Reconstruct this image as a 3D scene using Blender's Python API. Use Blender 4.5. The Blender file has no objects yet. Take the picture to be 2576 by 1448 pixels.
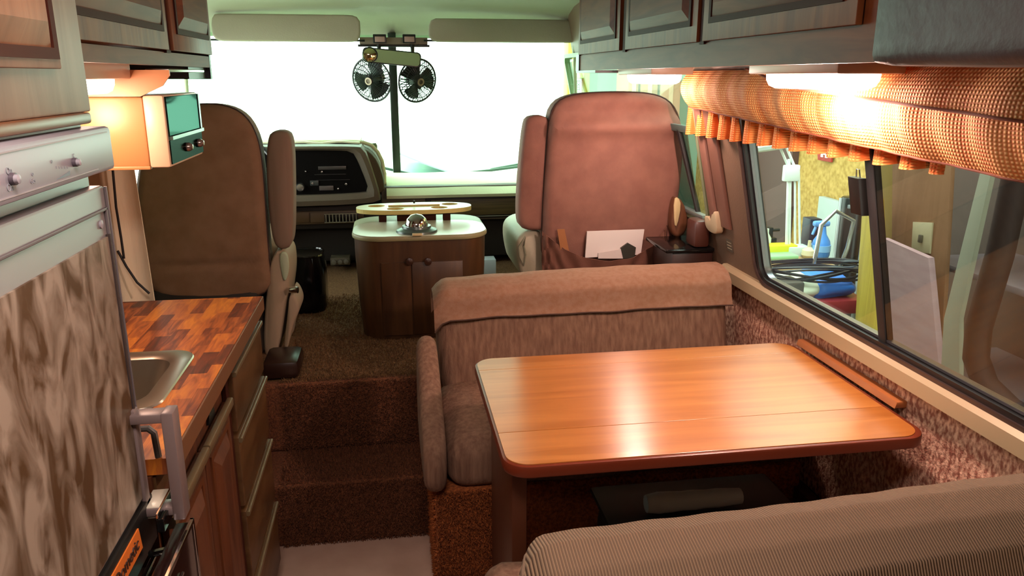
import bpy, bmesh, math, random
import numpy as np
from mathutils import Vector, Matrix
random.seed(7)
SC = bpy.context.scene
COL = SC.collection
# ---------------------------------------------------------------- camera
F = 1950.0; VX, VY = 975.0, 190.0; H = 1.5
_Y = Vector((VX-1288, 724-VY, F)).normalized()
_Z = Vector((0, _Y.z, -_Y.y)).normalized()
_X = _Z.cross(_Y)
if _X.x < 0: _X = -_X
cam = bpy.data.cameras.new('camera'); camo = bpy.data.objects.new('camera', cam); COL.objects.link(camo)
cam.sensor_width = 36; cam.lens = F/2576*36; cam.clip_start = .02; cam.clip_end = 200
R = Matrix(((_X.x, _X.y, -_X.z), (_Y.x, _Y.y, -_Y.z), (_Z.x, _Z.y, -_Z.z)))
camo.matrix_world = Matrix.Translation((0, 0, H)) @ R.to_4x4()
SC.camera = camo
def at(px, py, x=None, y=None, z=None):
    d = Vector((px-1288, 724-py, F)); w = Vector((d.dot(_X), d.dot(_Y), d.dot(_Z)))
    t = x/w.x if x is not None else (y/w.y if y is not None else (z-H)/w.z)
    return w*t + Vector((0, 0, H))
# ---------------------------------------------------------------- world, lights, exposure
SC.view_settings.view_transform = 'Standard'; SC.view_settings.look = 'None'
SC.view_settings.gamma = 1; SC.view_settings.use_curve_mapping = False
SC.view_settings.exposure = 0.45
SC.cycles.use_denoising = True
SC.cycles.max_bounces = 8; SC.cycles.transparent_max_bounces = 12
SC.cycles.sample_clamp_indirect = 6
W = bpy.data.worlds.new('overcast'); SC.world = W; W.use_nodes = True
W.node_tree.nodes['Background'].inputs[0].default_value = (.90, 1, .93, 1)
W.node_tree.nodes['Background'].inputs[1].default_value = 6.5
def area(name, loc, target, sx, sy, power, col, spread=180):
    l = bpy.data.lights.new(name, 'AREA'); l.shape = 'RECTANGLE'; l.size = sx; l.size_y = sy
    l.energy = power; l.color = col; l.spread = math.radians(spread)
    o = bpy.data.objects.new(name, l); COL.objects.link(o); o.location = loc
    o.rotation_euler = (Vector(target)-Vector(loc)).to_track_quat('-Z', 'Y').to_euler()
    return o
def bulb(name, loc, power, col, r=.045):
    l = bpy.data.lights.new(name, 'POINT'); l.energy = power; l.color = col; l.shadow_soft_size = r; l.specular_factor = .12
    o = bpy.data.objects.new(name, l); COL.objects.link(o); o.location = loc; return o
LAMP = (1.0, .68, .58)
bulb('lamp_light_right_far', (.90, 2.62, 1.44), 6, LAMP)
bulb('lamp_light_right_near', (.90, 1.56, 1.44), 19, LAMP)
bulb('lamp_light_left', (-.64, 1.73, 1.43), 2.8, (1, .68, .5))
area('cabin_ceiling_light', (-.05, .55, 1.85), (-.05, .75, 0), .5, .3, 11.0, (1, .80, .72))
area('garage_light', (2.3, 3.6, 2.9), (2.6, 4.2, 0), 1.4, 2.6, 120, (.9, 1, .98))
area('garage_light_front', (1.6, 6.6, 3.0), (2.4, 7.9, 1), 1.8, .6, 16, (.86, 1, .93))

# ---------------------------------------------------------------- materials
def rgb(h):
    h = h.lstrip('#'); c = [int(h[i:i+2], 16)/255 for i in (0, 2, 4)]
    return tuple((v/12.92 if v <= .04045 else ((v+.055)/1.055)**2.4) for v in c) + (1,)
MATS = {}
def M(name, col, rough=.6, metal=0, col2=None, kind=None, sc=(1, 1, 1), det=4, bump=0, bsc=None, emit=None, es=1, coat=0, trans=0, mixr=(.35, .65), spec=.5, bkind=None, alpha=None):
    if name in MATS: return MATS[name]
    m = bpy.data.materials.new(name); m.use_nodes = True; nt = m.node_tree; N = nt.nodes; L = nt.links
    b = N['Principled BSDF']; b.inputs['Base Color'].default_value = rgb(col)
    b.inputs['Roughness'].default_value = rough; b.inputs['Metallic'].default_value = metal
    b.inputs['Coat Weight'].default_value = coat; b.inputs['Coat Roughness'].default_value = .12; b.inputs['Coat IOR'].default_value = 1.5 if coat < .9 else 1.95
    b.inputs['Specular IOR Level'].default_value = spec
    b.inputs['Transmission Weight'].default_value = trans
    if emit: b.inputs['Emission Color'].default_value = rgb(emit); b.inputs['Emission Strength'].default_value = es
    if kind or bump:
        tc = N.new('ShaderNodeTexCoord'); mp = N.new('ShaderNodeMapping'); L.new(tc.outputs['Object'], mp.inputs[0]); mp.inputs['Scale'].default_value = sc
    def tex(k, vec):
        if k in ('noise', 'wood'):
            t = N.new('ShaderNodeTexNoise'); t.inputs['Scale'].default_value = 1; t.inputs['Detail'].default_value = det
            if k == 'wood': t.inputs['Distortion'].default_value = .8
            L.new(vec, t.inputs['Vector']); return t.outputs['Fac']
        if k == 'wave':
            t = N.new('ShaderNodeTexWave'); t.inputs['Scale'].default_value = 1; t.inputs['Distortion'].default_value = 0
            L.new(vec, t.inputs['Vector']); return t.outputs['Fac']
        if k == 'marble':
            t = N.new('ShaderNodeTexNoise'); t.inputs['Scale'].default_value = 1; t.inputs['Detail'].default_value = det; t.inputs['Distortion'].default_value = 1.3
            L.new(vec, t.inputs['Vector']); return t.outputs['Fac']
        if k == 'voro':
            t = N.new('ShaderNodeTexVoronoi'); t.inputs['Scale'].default_value = 1; L.new(vec, t.inputs['Vector']); return t.outputs['Distance']
        if k == 'weave':
            a = N.new('ShaderNodeTexWave'); a.bands_direction = 'Y'; c = N.new('ShaderNodeTexWave'); c.bands_direction = 'Z'
            for q in (a, c): q.inputs['Scale'].default_value = 1; L.new(vec, q.inputs['Vector'])
            mu = N.new('ShaderNodeMath'); mu.operation = 'MULTIPLY'; L.new(a.outputs['Fac'], mu.inputs[0]); L.new(c.outputs['Fac'], mu.inputs[1])
            nz = N.new('ShaderNodeTexNoise'); nz.inputs['Scale'].default_value = 1; m3 = N.new('ShaderNodeMapping'); m3.inputs['Scale'].default_value = (0, 34, 3); L.new(tc.outputs['Object'], m3.inputs[0]); L.new(m3.outputs[0], nz.inputs['Vector'])
            mq = N.new('ShaderNodeMath'); mq.operation = 'MULTIPLY_ADD'; mq.inputs[1].default_value = .9; L.new(nz.outputs['Fac'], mq.inputs[0])
            ms = N.new('ShaderNodeMath'); ms.operation = 'SUBTRACT'; ms.inputs[1].default_value = .42; L.new(mu.outputs[0], ms.inputs[0]); L.new(ms.outputs[0], mq.inputs[2])
            return mq.outputs[0]
    if kind:
        f = tex(kind, mp.outputs[0])
        r = N.new('ShaderNodeMapRange'); r.inputs[1].default_value = mixr[0]; r.inputs[2].default_value = mixr[1]; L.new(f, r.inputs[0])
        mx = N.new('ShaderNodeMix'); mx.data_type = 'RGBA'; L.new(r.outputs[0], mx.inputs[0])
        mx.inputs[6].default_value = rgb(col); mx.inputs[7].default_value = rgb(col2 or col); L.new(mx.outputs[2], b.inputs['Base Color'])
        m['mixnode'] = mx.name
    if bump:
        if bsc: mp2 = N.new('ShaderNodeMapping'); L.new(tc.outputs['Object'], mp2.inputs[0]); mp2.inputs['Scale'].default_value = bsc
        else: mp2 = mp
        f = tex(bkind or kind or 'noise', mp2.outputs[0])
        bn = N.new('ShaderNodeBump'); bn.inputs['Strength'].default_value = bump; bn.inputs['Distance'].default_value = .004
        L.new(f, bn.inputs['Height']); L.new(bn.outputs[0], b.inputs['Normal'])
    MATS[name] = m; return m
def glass(name, tint='#ffffff', refl=.12, rough=.02, dark=1.0):
    m = bpy.data.materials.new(name); m.use_nodes = True; nt = m.node_tree; N = nt.nodes; L = nt.links
    N.remove(N['Principled BSDF']); o = N['Material Output']
    t = N.new('ShaderNodeBsdfTransparent'); c = rgb(tint); t.inputs[0].default_value = (c[0]*dark, c[1]*dark, c[2]*dark, 1)
    g = N.new('ShaderNodeBsdfGlossy'); g.inputs['Roughness'].default_value = rough
    fr = N.new('ShaderNodeLayerWeight'); fr.inputs[0].default_value = .5
    pw = N.new('ShaderNodeMath'); pw.operation = 'POWER'; pw.inputs[1].default_value = 4.5; L.new(fr.outputs['Facing'], pw.inputs[0])
    ad = N.new('ShaderNodeMath'); ad.operation = 'MULTIPLY_ADD'; ad.inputs[1].default_value = .35; ad.inputs[2].default_value = refl+.02; ad.use_clamp = True; L.new(pw.outputs[0], ad.inputs[0])
    mx = N.new('ShaderNodeMixShader'); L.new(ad.outputs[0], mx.inputs[0]); L.new(t.outputs[0], mx.inputs[1]); L.new(g.outputs[0], mx.inputs[2]); L.new(mx.outputs[0], o.inputs[0])
    return m
def glossy(name, col, rough):
    m = bpy.data.materials.new(name); m.use_nodes = True; nt = m.node_tree; nt.nodes.remove(nt.nodes['Principled BSDF'])
    g = nt.nodes.new('ShaderNodeBsdfGlossy'); g.inputs[0].default_value = (*col, 1); g.inputs['Roughness'].default_value = rough
    nt.links.new(g.outputs[0], nt.nodes['Material Output'].inputs[0]); return m
ws_glass = glass('windshield_glass', '#eefff4', .0)
side_glass = glass('side_window_glass', '#e8f0ea', .02)
slide_glass = glass('sliding_window_glass', '#c4c0bc', .04, .03)
cab_wood = M('cabinet_wood', '#502613', .5, col2='#68391d', kind='wood', sc=(30, 4, 30), bump=.15, spec=.22)
cab_wood_v = M('cabinet_wood_upright', '#5a2c17', .5, col2='#70401f', kind='wood', sc=(30, 30, 3), bump=.15, spec=.22)
base_wood = M('base_cabinet_wood', '#4a2512', .5, col2='#5f351c', kind='wood', sc=(30, 30, 2.5), bump=.15)
drawer_wood = M('drawer_wood', '#4c3119', .4, col2='#5e4226', kind='wood', sc=(30, 6, 20), bump=.1)
dark_mould = M('dark_moulding', '#35160d', .6, spec=.15)
fr_wood = M('pale_cabinet_wood', '#765743', .5, col2='#866751', kind='wood', sc=(30, 30, 3), bump=.1)
fr_wood2 = M('raised_panel_wood', '#7e5338', .38, col2='#94684a', kind='wood', sc=(30, 30, 3), bump=.1)
oak = M('table_oak', '#a86428', .3, col2='#bd7838', kind='wood', sc=(2.2, 26, 26), det=6, coat=.15, bump=.02)
_b = oak.node_tree.nodes['Principled BSDF']; _b.inputs['IOR'].default_value = 1.85; _b.inputs['Anisotropic'].default_value = .75; _b.inputs['Anisotropic Rotation'].default_value = .25; _c = oak.node_tree.nodes.new('ShaderNodeCombineXYZ'); _c.inputs[0].default_value = 1; oak.node_tree.links.new(_c.outputs[0], _b.inputs['Tangent'])
oak_edge = M('table_edge', '#6e2c17', .35)
con_wood = M('console_wood', '#3d2613', .42, col2='#51351c', kind='wood', sc=(20, 20, 2), bump=.1)
metal = M('chrome', '#d8dadb', .12, 1)
steel = M('brushed_steel', '#a9a69c', .3, 1)
silver = M('silver_paint', '#7d7574', .45, .2)
silver2 = M('silver_panel', '#918d94', .42, .1)
blk = M('black_plastic', '#121110', .35)
blk_gloss = M('black_gloss', '#0b0b0c', .12)
rubber = M('black_rubber', '#161415', .6)
bench_fab = M('bench_fabric', '#664838', .9, col2='#876853', kind='noise', sc=(80, 80, 3), det=4, bump=.5, bsc=(220, 220, 60), mixr=(.3, .7))
bench_top = M('bench_cover_fabric', '#8a644b', .85, col2='#94705a', kind='noise', sc=(60, 60, 60), bump=.3, bsc=(300, 300, 300))
cord = M('corduroy', '#8d7359', .85, col2='#6d5744', kind='wave', sc=(70, 0, 0), bump=.8, mixr=(.2, .9))
seat_fab = M('seat_velour_lamp_tint', '#7d5246', .8, col2='#885c4e', kind='noise', sc=(14, 14, 14), bump=.2, bsc=(400, 400, 400))  # same velour as the driver seat, pink lamplight mixed into the colour
seat_drv = M('driver_seat_velour', '#78593f', .85, col2='#82634a', kind='noise', sc=(14, 14, 14), bump=.2, bsc=(400, 400, 400))
seat_pale = M('pale_seat_vinyl', '#b6ad94', .55, bump=.2, bsc=(60, 60, 60))
piping = M('dark_piping', '#2f1d17', .7)
carpet = M('carpet', '#7d4a2c', .95, col2='#54301c', kind='noise', sc=(160, 160, 160), det=3, bump=1.0, bsc=(260, 260, 260))
carpet_base = M('carpet_rust', '#b0622e', .95, col2='#7d401c', kind='noise', sc=(120, 120, 120), det=3, bump=1.0, bsc=(260, 260, 260))
carpet_tan = M('carpet_front', '#84613c', .95, col2='#614425', kind='noise', sc=(110, 110, 110), det=4, bump=1.0, bsc=(260, 260, 260))
pile_m = M('carpet_pile', '#74452a', .95)
vinyl = M('cream_vinyl_floor', '#dfbda9', .5, col2='#d0ac98', kind='noise', sc=(8, 8, 8))
ceil_m = M('headliner', '#9c9a86', .85, bump=.2, bsc=(300, 300, 300))
visor_m = M('visor_vinyl', '#a19d87', .7, bump=.2, bsc=(200, 200, 200))
trim_m = M('wall_trim_vinyl', '#6e5542', .55, bump=.2, bsc=(160, 160, 160))
tweed = M('wall_tapestry', '#945c49', .95, col2='#e2b69a', kind='noise', sc=(20, 95, 55), det=6, bump=1.0, bsc=(160, 160, 160), mixr=(.40, .62))
rail_m = M('sill_rail', '#a89676', .4, .1)
vinyl_pad = M('padded_vinyl', '#332b2d', .5, col2='#3c3639', kind='noise', sc=(8, 8, 8), bump=.4, bsc=(40, 40, 40))
dash_m = M('dash_vinyl', '#5c5444', .55, bump=.2, bsc=(200, 200, 200))
dash_dark = M('dash_dark', '#1d1811', .7)
dash_cover = M('dash_cover', '#dfe8c0', .8, bump=.3, bsc=(120, 120, 120))
dash_wood = M('dash_woodgrain', '#5a4a2a', .4, col2='#3d3119', kind='wood', sc=(4, 20, 90))
console_top = M('console_mat', '#c6c9b2', .3, col2='#b9bda6', kind='wave', sc=(160, 0, 0))
tray_m = M('tray_wood', '#c2b06a', .35)
cream = M('cream_plastic', '#d3bd8c', .5)
white = M('white_paper', '#e3d5d0', .7)
curt_m = M('cream_curtain', '#ecdcbc', .85, bump=.3, bsc=(80, 80, 20))
oven_side = M('oven_case_lamp_tint', '#bb8150', .35)  # cream case, orange lamplight is put into its colour
garage_osb = M('osb_wall', '#b3904e', .8, col2='#94722f', kind='noise', sc=(6, 30, 30), det=5)
teal_wall = M('garage_front_wall', '#8fb8a4', .8)
mark_red = M('red_paint', '#9c2d28', .5)

# ---------------------------------------------------------------- object helpers
WO = {}
def tagp(o, label=None, cat=None, group=None, kind=None):
    if label: o['label'] = label
    if cat: o['category'] = cat
    if group: o['group'] = group
    if kind: o['kind'] = kind
    return o
def thing(name, label, cat, loc, group=None):
    o = bpy.data.objects.new(name, None); COL.objects.link(o); o.location = loc; o.empty_display_size = .05
    WO[o.name] = Vector(loc); return tagp(o, label, cat, group)
def link(name, vs, fs, mat, parent=None, smooth=False, label=None, cat=None, group=None, kind=None, mats=None, fm=None):
    vs = [Vector(v) for v in vs]
    if parent is not None: off = WO[parent.name]
    else:
        lo = [min(v[i] for v in vs) for i in range(3)]; hi = [max(v[i] for v in vs) for i in range(3)]
        off = Vector(((lo[0]+hi[0])/2, (lo[1]+hi[1])/2, lo[2]))
    me = bpy.data.meshes.new(name); me.from_pydata([tuple(v-off) for v in vs], [], fs)
    bm = bmesh.new(); bm.from_mesh(me); bmesh.ops.recalc_face_normals(bm, faces=bm.faces); bm.to_mesh(me); bm.free()
    me.materials.append(mat)
    for m in (mats or []): me.materials.append(m)
    if fm: me.polygons.foreach_set('material_index', fm)
    if smooth:
        me.polygons.foreach_set('use_smooth', [True]*len(me.polygons))
        if smooth != 'all': 
            try: me.set_sharp_from_angle(angle=math.radians(40))
            except Exception: pass
    o = bpy.data.objects.new(name, me); COL.objects.link(o)
    if parent is not None: o.parent = parent
    else: o.location = off
    WO[o.name] = off
    return tagp(o, label, cat, group, kind)
def boxg(x0, x1, y0, y1, z0, z1, bev=0, seg=2):
    bm = bmesh.new(); bmesh.ops.create_cube(bm, size=1)
    for v in bm.verts: v.co = Vector(((x0+x1)/2+v.co.x*(x1-x0), (y0+y1)/2+v.co.y*(y1-y0), (z0+z1)/2+v.co.z*(z1-z0)))
    if bev:
        b = min(bev, abs(x1-x0)*.49, abs(y1-y0)*.49, abs(z1-z0)*.49)
        bmesh.ops.bevel(bm, geom=bm.edges[:], offset=b, segments=seg, affect='EDGES', profile=.5)
    vs = [v.co.copy() for v in bm.verts]; bm.verts.index_update(); fs = [[v.index for v in f.verts] for f in bm.faces]; bm.free(); return vs, fs
def join(*gs):
    V, Fc = [], []
    for vs, fs in gs:
        n = len(V); V += list(vs); Fc += [[i+n for i in f] for f in fs]
    return V, Fc
def xf(g, fn): return [fn(Vector(v)) for v in g[0]], g[1]
def rot(g, c, axis, deg):
    Mx = Matrix.Rotation(math.radians(deg), 3, axis); c = Vector(c)
    return [Mx @ (Vector(v)-c)+c for v in g[0]], g[1]
def box(name, mat, parent, x0, x1, y0, y1, z0, z1, bev=.003, seg=2, **k):
    vs, fs = boxg(x0, x1, y0, y1, z0, z1, bev, seg); return link(name, vs, fs, mat, parent, smooth=bool(bev), **k)
def mk(name, g, mat, parent=None, smooth=True, **k): return link(name, g[0], g[1], mat, parent, smooth=smooth, **k)
def rrect(u0, u1, v0, v1, r, n=5):
    pts = []
    for cx, cy, a0 in ((u1-r, v1-r, 0), (u0+r, v1-r, 90), (u0+r, v0+r, 180), (u1-r, v0+r, 270)):
        for i in range(n+1):
            a = math.radians(a0+90*i/n); pts.append((cx+r*math.cos(a), cy+r*math.sin(a)))
    return pts
def ringsg(rings, cap=True):
    n = len(rings[0]); V = [Vector(p) for r in rings for p in r]; Fc = []
    for k in range(len(rings)-1):
        for i in range(n):
            j = (i+1) % n; Fc.append([k*n+i, k*n+j, (k+1)*n+j, (k+1)*n+i])
    if cap: Fc.append(list(range(n))[::-1]); Fc.append([(len(rings)-1)*n+i for i in range(n)])
    return V, Fc
def prism(outline, fn, d0, d1, bev=0):
    """outline in (u,v), fn(u,v,d)->xyz, extruded d0..d1, optional rounded edge of size bev"""
    cu = sum(p[0] for p in outline)/len(outline); cv = sum(p[1] for p in outline)/len(outline)
    def ins(b):
        out = []
        n = len(outline)
        for i, (u, v) in enumerate(outline):
            pu, pv = outline[i-1]; nu, nv = outline[(i+1) % n]
            tu, tv = nu-pu, nv-pv; l = math.hypot(tu, tv) or 1
            nx, ny = tv/l, -tu/l
            if (u-cu)*nx+(v-cv)*ny < 0: nx, ny = -nx, -ny
            out.append((u-nx*b, v-ny*b))
        return out
    R_ = []
    s = 1 if d1 > d0 else -1
    if bev:
        for b, d in ((bev, d0), (bev*.3, d0+s*bev*.3), (0, d0+s*bev), (0, d1-s*bev), (bev*.3, d1-s*bev*.3), (bev, d1)):
            R_.append([fn(u, v, d) for u, v in ins(b)])
    else: R_ = [[fn(u, v, d0) for u, v in outline], [fn(u, v, d1) for u, v in outline]]
    return ringsg(R_)
fXZ = lambda u, v, d: Vector((u, d, v))
fYZ = lambda u, v, d: Vector((d, u, v))
fXY = lambda u, v, d: Vector((u, v, d))
def tube(pts, r, n=8, closed=False):
    pts = [Vector(p) for p in pts]; rings = []; N_ = len(pts); s = None
    for i, p in enumerate(pts):
        a = pts[i-1] if (i > 0 or closed) else p; b = pts[(i+1) % N_] if (i < N_-1 or closed) else p
        t = (b-a).normalized()
        if s is None:
            s = t.cross(Vector((0, 0, 1)))
            if s.length < .1: s = t.cross(Vector((1, 0, 0)))
        s = (s-t*s.dot(t)).normalized(); q = s.cross(t).normalized(); rr = r[i] if isinstance(r, (list, tuple)) else r
        rings.append([p+s*rr*math.cos(2*math.pi*k/n)+q*rr*math.sin(2*math.pi*k/n) for k in range(n)])
    if closed: rings.append(rings[0]); return ringsg(rings, cap=False)
    return ringsg(rings)
def lathe(prof, c, ax=(0, 0, 1), n=24):
    ax = Vector(ax).normalized(); s = ax.cross(Vector((0, 0, 1)))
    if s.length < 1e-3: s = Vector((1, 0, 0))
    s.normalize(); q = ax.cross(s); c = Vector(c)
    return ringsg([[c+ax*h+s*r*math.cos(2*math.pi*k/n)+q*r*math.sin(2*math.pi*k/n) for k in range(n)] for r, h in prof])
def smoothpoly(pts, it=3):
    for _ in range(it):
        o = []
        for i in range(len(pts)):
            a, b = pts[i], pts[(i+1) % len(pts)]
            o += [(a[0]*.75+b[0]*.25, a[1]*.75+b[1]*.25), (a[0]*.25+b[0]*.75, a[1]*.25+b[1]*.75)]
        pts = o
    return pts
def resample(pts, n):
    P_ = [Vector((p[0], p[1])) for p in pts]; P_.append(P_[0]); L_ = [0]
    for i in range(len(P_)-1): L_.append(L_[-1]+(P_[i+1]-P_[i]).length)
    out = []; k = 0
    for i in range(n):
        t = L_[-1]*i/n
        while L_[k+1] < t: k += 1
        f_ = (t-L_[k])/max(1e-9, L_[k+1]-L_[k]); q = P_[k].lerp(P_[k+1], f_); out.append((q.x, q.y))
    return out
def puffy(outline, fn, d0, d1, r, bulge=.01, disp=None, n=64):
    """cushion: outline (u,v) with rounded rim r, domed both faces"""
    pts = resample(outline, n); cu = sum(p[0] for p in pts)/n; cv = sum(p[1] for p in pts)/n
    w = max(p[0] for p in pts)-min(p[0] for p in pts); h = max(p[1] for p in pts)-min(p[1] for p in pts)
    def ring(b, d, s=1):
        out = []
        for u, v in pts:
            su = max(0, 1-2*b/w)*s; sv = max(0, 1-2*b/h)*s
            uu, vv = cu+(u-cu)*su, cv+(v-cv)*sv
            dd = d
            if disp: dd += disp(uu, vv, d)
            out.append(fn(uu, vv, dd))
        return out
    R_ = []; sg = 1 if d1 > d0 else -1; SS = [.02]+[.04*k for k in range(2, 25)]+[.985]
    for s in SS: R_.append(ring(r, d0-sg*bulge*(1-s*s), s))
    for a in (0, 22, 45, 67, 90):
        R_.append(ring(r*(1-math.sin(math.radians(a))), d0+sg*r*(1-math.cos(math.radians(a)))))
    for a in (90, 67, 45, 22, 0):
        R_.append(ring(r*(1-math.sin(math.radians(a))), d1-sg*r*(1-math.cos(math.radians(a)))))
    for s in SS[::-3]: R_.append(ring(r, d1+sg*bulge*(1-s*s), s))
    return ringsg(R_)
def cushion(x0, x1, y0, y1, z0, z1, r, puff=.012, seed=0, n=18, wob=.004):
    """rounded cushion box with gently domed faces"""
    V, Fc = [], []; idx = {}
    c = Vector(((x0+x1)/2, (y0+y1)/2, (z0+z1)/2)); hs = Vector(((x1-x0)/2, (y1-y0)/2, (z1-z0)/2))
    rnd = random.Random(seed); ph = [rnd.uniform(0, 6) for _ in range(6)]
    def vert(p):
        key = tuple(round(q, 5) for q in p)
        if key in idx: return idx[key]
        q = Vector([p[i]*hs[i] for i in range(3)])
        inner = Vector([max(-hs[i]+r, min(hs[i]-r, q[i])) for i in range(3)])
        d = q-inner
        if d.length > 1e-6: nrm = d.normalized(); q = inner+nrm*r
        for i in range(3):
            j, k = (i+1) % 3, (i+2) % 3
            if abs(p[i]) > .98: q[i] += math.copysign(puff*(1-p[j]**2)*(1-p[k]**2), p[i])
        w = wob*(math.sin(q.x*17+ph[0]+q.z*11)+math.sin(q.y*23+ph[1])+math.sin(q.z*29+q.x*9+ph[2]))
        q = q*(1+0)+Vector((w*.5, w*.5, w))
        idx[key] = len(V); V.append(c+q); return idx[key]
    g = []
    for k in range(n+1):
        t = -1+2*k/n; g.append(math.copysign(abs(t)**.75, t))
    for ax in range(3):
        for s in (-1, 1):
            for i in range(n):
                for j in range(n):
                    qd = []
                    for di, dj in ((0, 0), (1, 0), (1, 1), (0, 1)):
                        p = [0, 0, 0]; p[ax] = s; p[(ax+1) % 3] = g[i+di]; p[(ax+2) % 3] = g[j+dj]; qd.append(vert(p))
                    Fc.append(qd)
    return V, Fc
def sheet(fn, nu, nv, thick=0):
    """grid surface fn(u,v) u,v in 0..1, given thickness along local normal"""
    P_ = [[Vector(fn(i/nu, j/nv)) for j in range(nv+1)] for i in range(nu+1)]
    V = [p for row in P_ for p in row]; ix = lambda i, j: i*(nv+1)+j
    Fc = [[ix(i, j), ix(i+1, j), ix(i+1, j+1), ix(i, j+1)] for i in range(nu) for j in range(nv)]
    if thick:
        V2 = []
        for i in range(nu+1):
            for j in range(nv+1):
                a = P_[min(i+1, nu)][j]-P_[max(i-1, 0)][j]; b = P_[i][min(j+1, nv)]-P_[i][max(j-1, 0)]
                V2.append(P_[i][j]+a.cross(b).normalized()*thick)
        n = len(V); V += V2; F2 = [[q+n for q in f][::-1] for f in Fc]
        rim = [ix(i, 0) for i in range(nu+1)]+[ix(nu, j) for j in range(1, nv+1)]+[ix(i, nv) for i in range(nu-1, -1, -1)]+[ix(0, j) for j in range(nv-1, 0, -1)]
        Fr = [[rim[k], rim[(k+1) % len(rim)], rim[(k+1) % len(rim)]+n, rim[k]+n] for k in range(len(rim))]
        Fc = Fc+F2+Fr
    return V, Fc
def text(name, s, size, loc, xdir, ydir, mat, parent, ext=.0006):
    c = bpy.data.curves.new(name, 'FONT'); c.body = s; c.size = size; c.extrude = ext; c.align_x = 'CENTER'; c.align_y = 'CENTER'
    t = bpy.data.objects.new(name+'_t', c); COL.objects.link(t); bpy.context.view_layer.update()
    me = bpy.data.meshes.new_from_object(t); bpy.data.objects.remove(t)
    X_ = Vector(xdir).normalized(); Y_ = Vector(ydir).normalized(); Zd = X_.cross(Y_); L0 = Vector(loc)
    vs = [L0+X_*v.co.x+Y_*v.co.y+Zd*v.co.z for v in me.vertices]; fs = [list(p.vertices) for p in me.polygons]
    return link(name, vs, fs, mat, parent)
def struct(o): o['kind'] = 'structure'; return o

# ================================================================ structure
def S(name, g, mat, smooth=False): return struct(link(name, g[0], g[1], mat, smooth=smooth))
B = lambda *a: boxg(*a)
S('floor', B(-1.25, 1.25, -1.6, 4.66, -.05, 0), vinyl)
S('trim_1', boxg(-1.19, .10, 2.33, 2.60, 0.0, .225, .012, 2), carpet)            # lower carpeted step
S('trim_2', boxg(-1.22, 1.22, 2.62, 4.66, .26, .48, .015, 2), carpet_tan)     # cockpit platform
S('trim_3', boxg(-1.19, .11, 2.57, 2.615, .226, .478, .012, 2), carpet)          # upper riser
# carpet pile tufts on the steps
def tufts(name, areas, n, mat, L=.012, seed=1):
    rg = np.random.RandomState(seed); V, Fc = [], []
    for (o, a, b, nr, cnt) in areas:
        o, a, b, nr = map(np.array, (o, a, b, nr))
        for _ in range(cnt):
            p = o+a*rg.rand()+b*rg.rand(); t = rg.randn(3)*.35; d = nr+t; d = d/np.linalg.norm(d)*L*(.6+.7*rg.rand())
            s = np.cross(d, rg.randn(3)); s = s/np.linalg.norm(s)*.0022; k = len(V)
            V += [p-s, p+s, p+d]; Fc.append([k, k+1, k+2])
    return V, Fc
def rawmesh(name, V, Fc, mat, off, parent=None):
    me = bpy.data.meshes.new(name); me.from_pydata([tuple(np.array(v)-np.array(off)) for v in V], [], Fc); me.materials.append(mat)
    o = bpy.data.objects.new(name, me); COL.objects.link(o); o.location = off if parent is None else (0, 0, 0)
    if parent is not None: o.parent = parent
    return o
V, Fc = tufts('p', [((-.40, 2.33, 0), (.5, 0, 0), (0, 0, .22), (0, -1, 0), 9000), ((-.40, 2.335, .224), (.5, 0, 0), (0, .24, 0), (0, -.3, 1), 8000),
                  ((-.41, 2.57, .23), (.52, 0, 0), (0, 0, .245), (0, -1, .2), 9000)], 0, pile_m)
o = rawmesh('carpet_pile', V, Fc, pile_m, (-.15, 2.45, 0)); tagp(o, 'rust brown carpet pile on the two aisle steps', 'carpet', kind='stuff')
V, Fc = tufts('p', [((-.41, 2.58, .478), (.52, 0, 0), (0, .5, 0), (0, -.2, 1), 12000), ((-.45, 3.08, .478), (.3, 0, 0), (0, .6, 0), (0, -.2, 1), 3000)], 0, carpet_tan, seed=2)
o = rawmesh('carpet_pile', V, Fc, carpet_tan, (-.15, 2.8, .478)); tagp(o, 'tan carpet pile on the raised front floor before the console', 'carpet', kind='stuff')
# ceiling with front header
cs = [(4.0, 1.87), (4.15, 1.866), (4.35, 1.85), (4.5, 1.82), (4.60, 1.77), (4.68, 1.705)]
def ceil_g():
    V = []; Fc = []
    for y, z in cs:
        for k in range(9):
            x = -1.25+2.5*k/8; dz = 0; dy = -.20*(x/1.25)**2 if y > 4 else 0
            V.append((x, y+dy, z+dz))
    for y, z in cs:
        for k in range(9):
            x = -1.25+2.5*k/8; dz = 0; dy = -.20*(x/1.25)**2 if y > 4 else 0
            V.append((x, y+dy+(.03 if y > 4 else 0), z+dz+.04))
    m = len(cs)*9
    for a in range(len(cs)-1):
        for k in range(8):
            i = a*9+k; Fc.append([i, i+1, i+10, i+9]); Fc.append([i+m, i+9+m, i+10+m, i+1+m])
    b = (len(cs)-1)*9
    for k in range(8): Fc.append([b+k, b+k+1, b+k+1+m, b+k+m]); Fc.append([k, k+m, k+1+m, k+1])
    for a in range(len(cs)-1): Fc.append([a*9, a*9+9, a*9+9+m, a*9+m]); Fc.append([a*9+8, a*9+8+m, a*9+17+m, a*9+17])
    return V, Fc
S('ceiling', B(-1.25, 1.25, -1.6, 4.0, 1.87, 1.91), ceil_m)
S('ceiling_header', ceil_g(), ceil_m, smooth=True)
S('wall_back', B(-1.25, 1.25, -1.65, -1.6, 0, 1.87), fr_wood)
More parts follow.
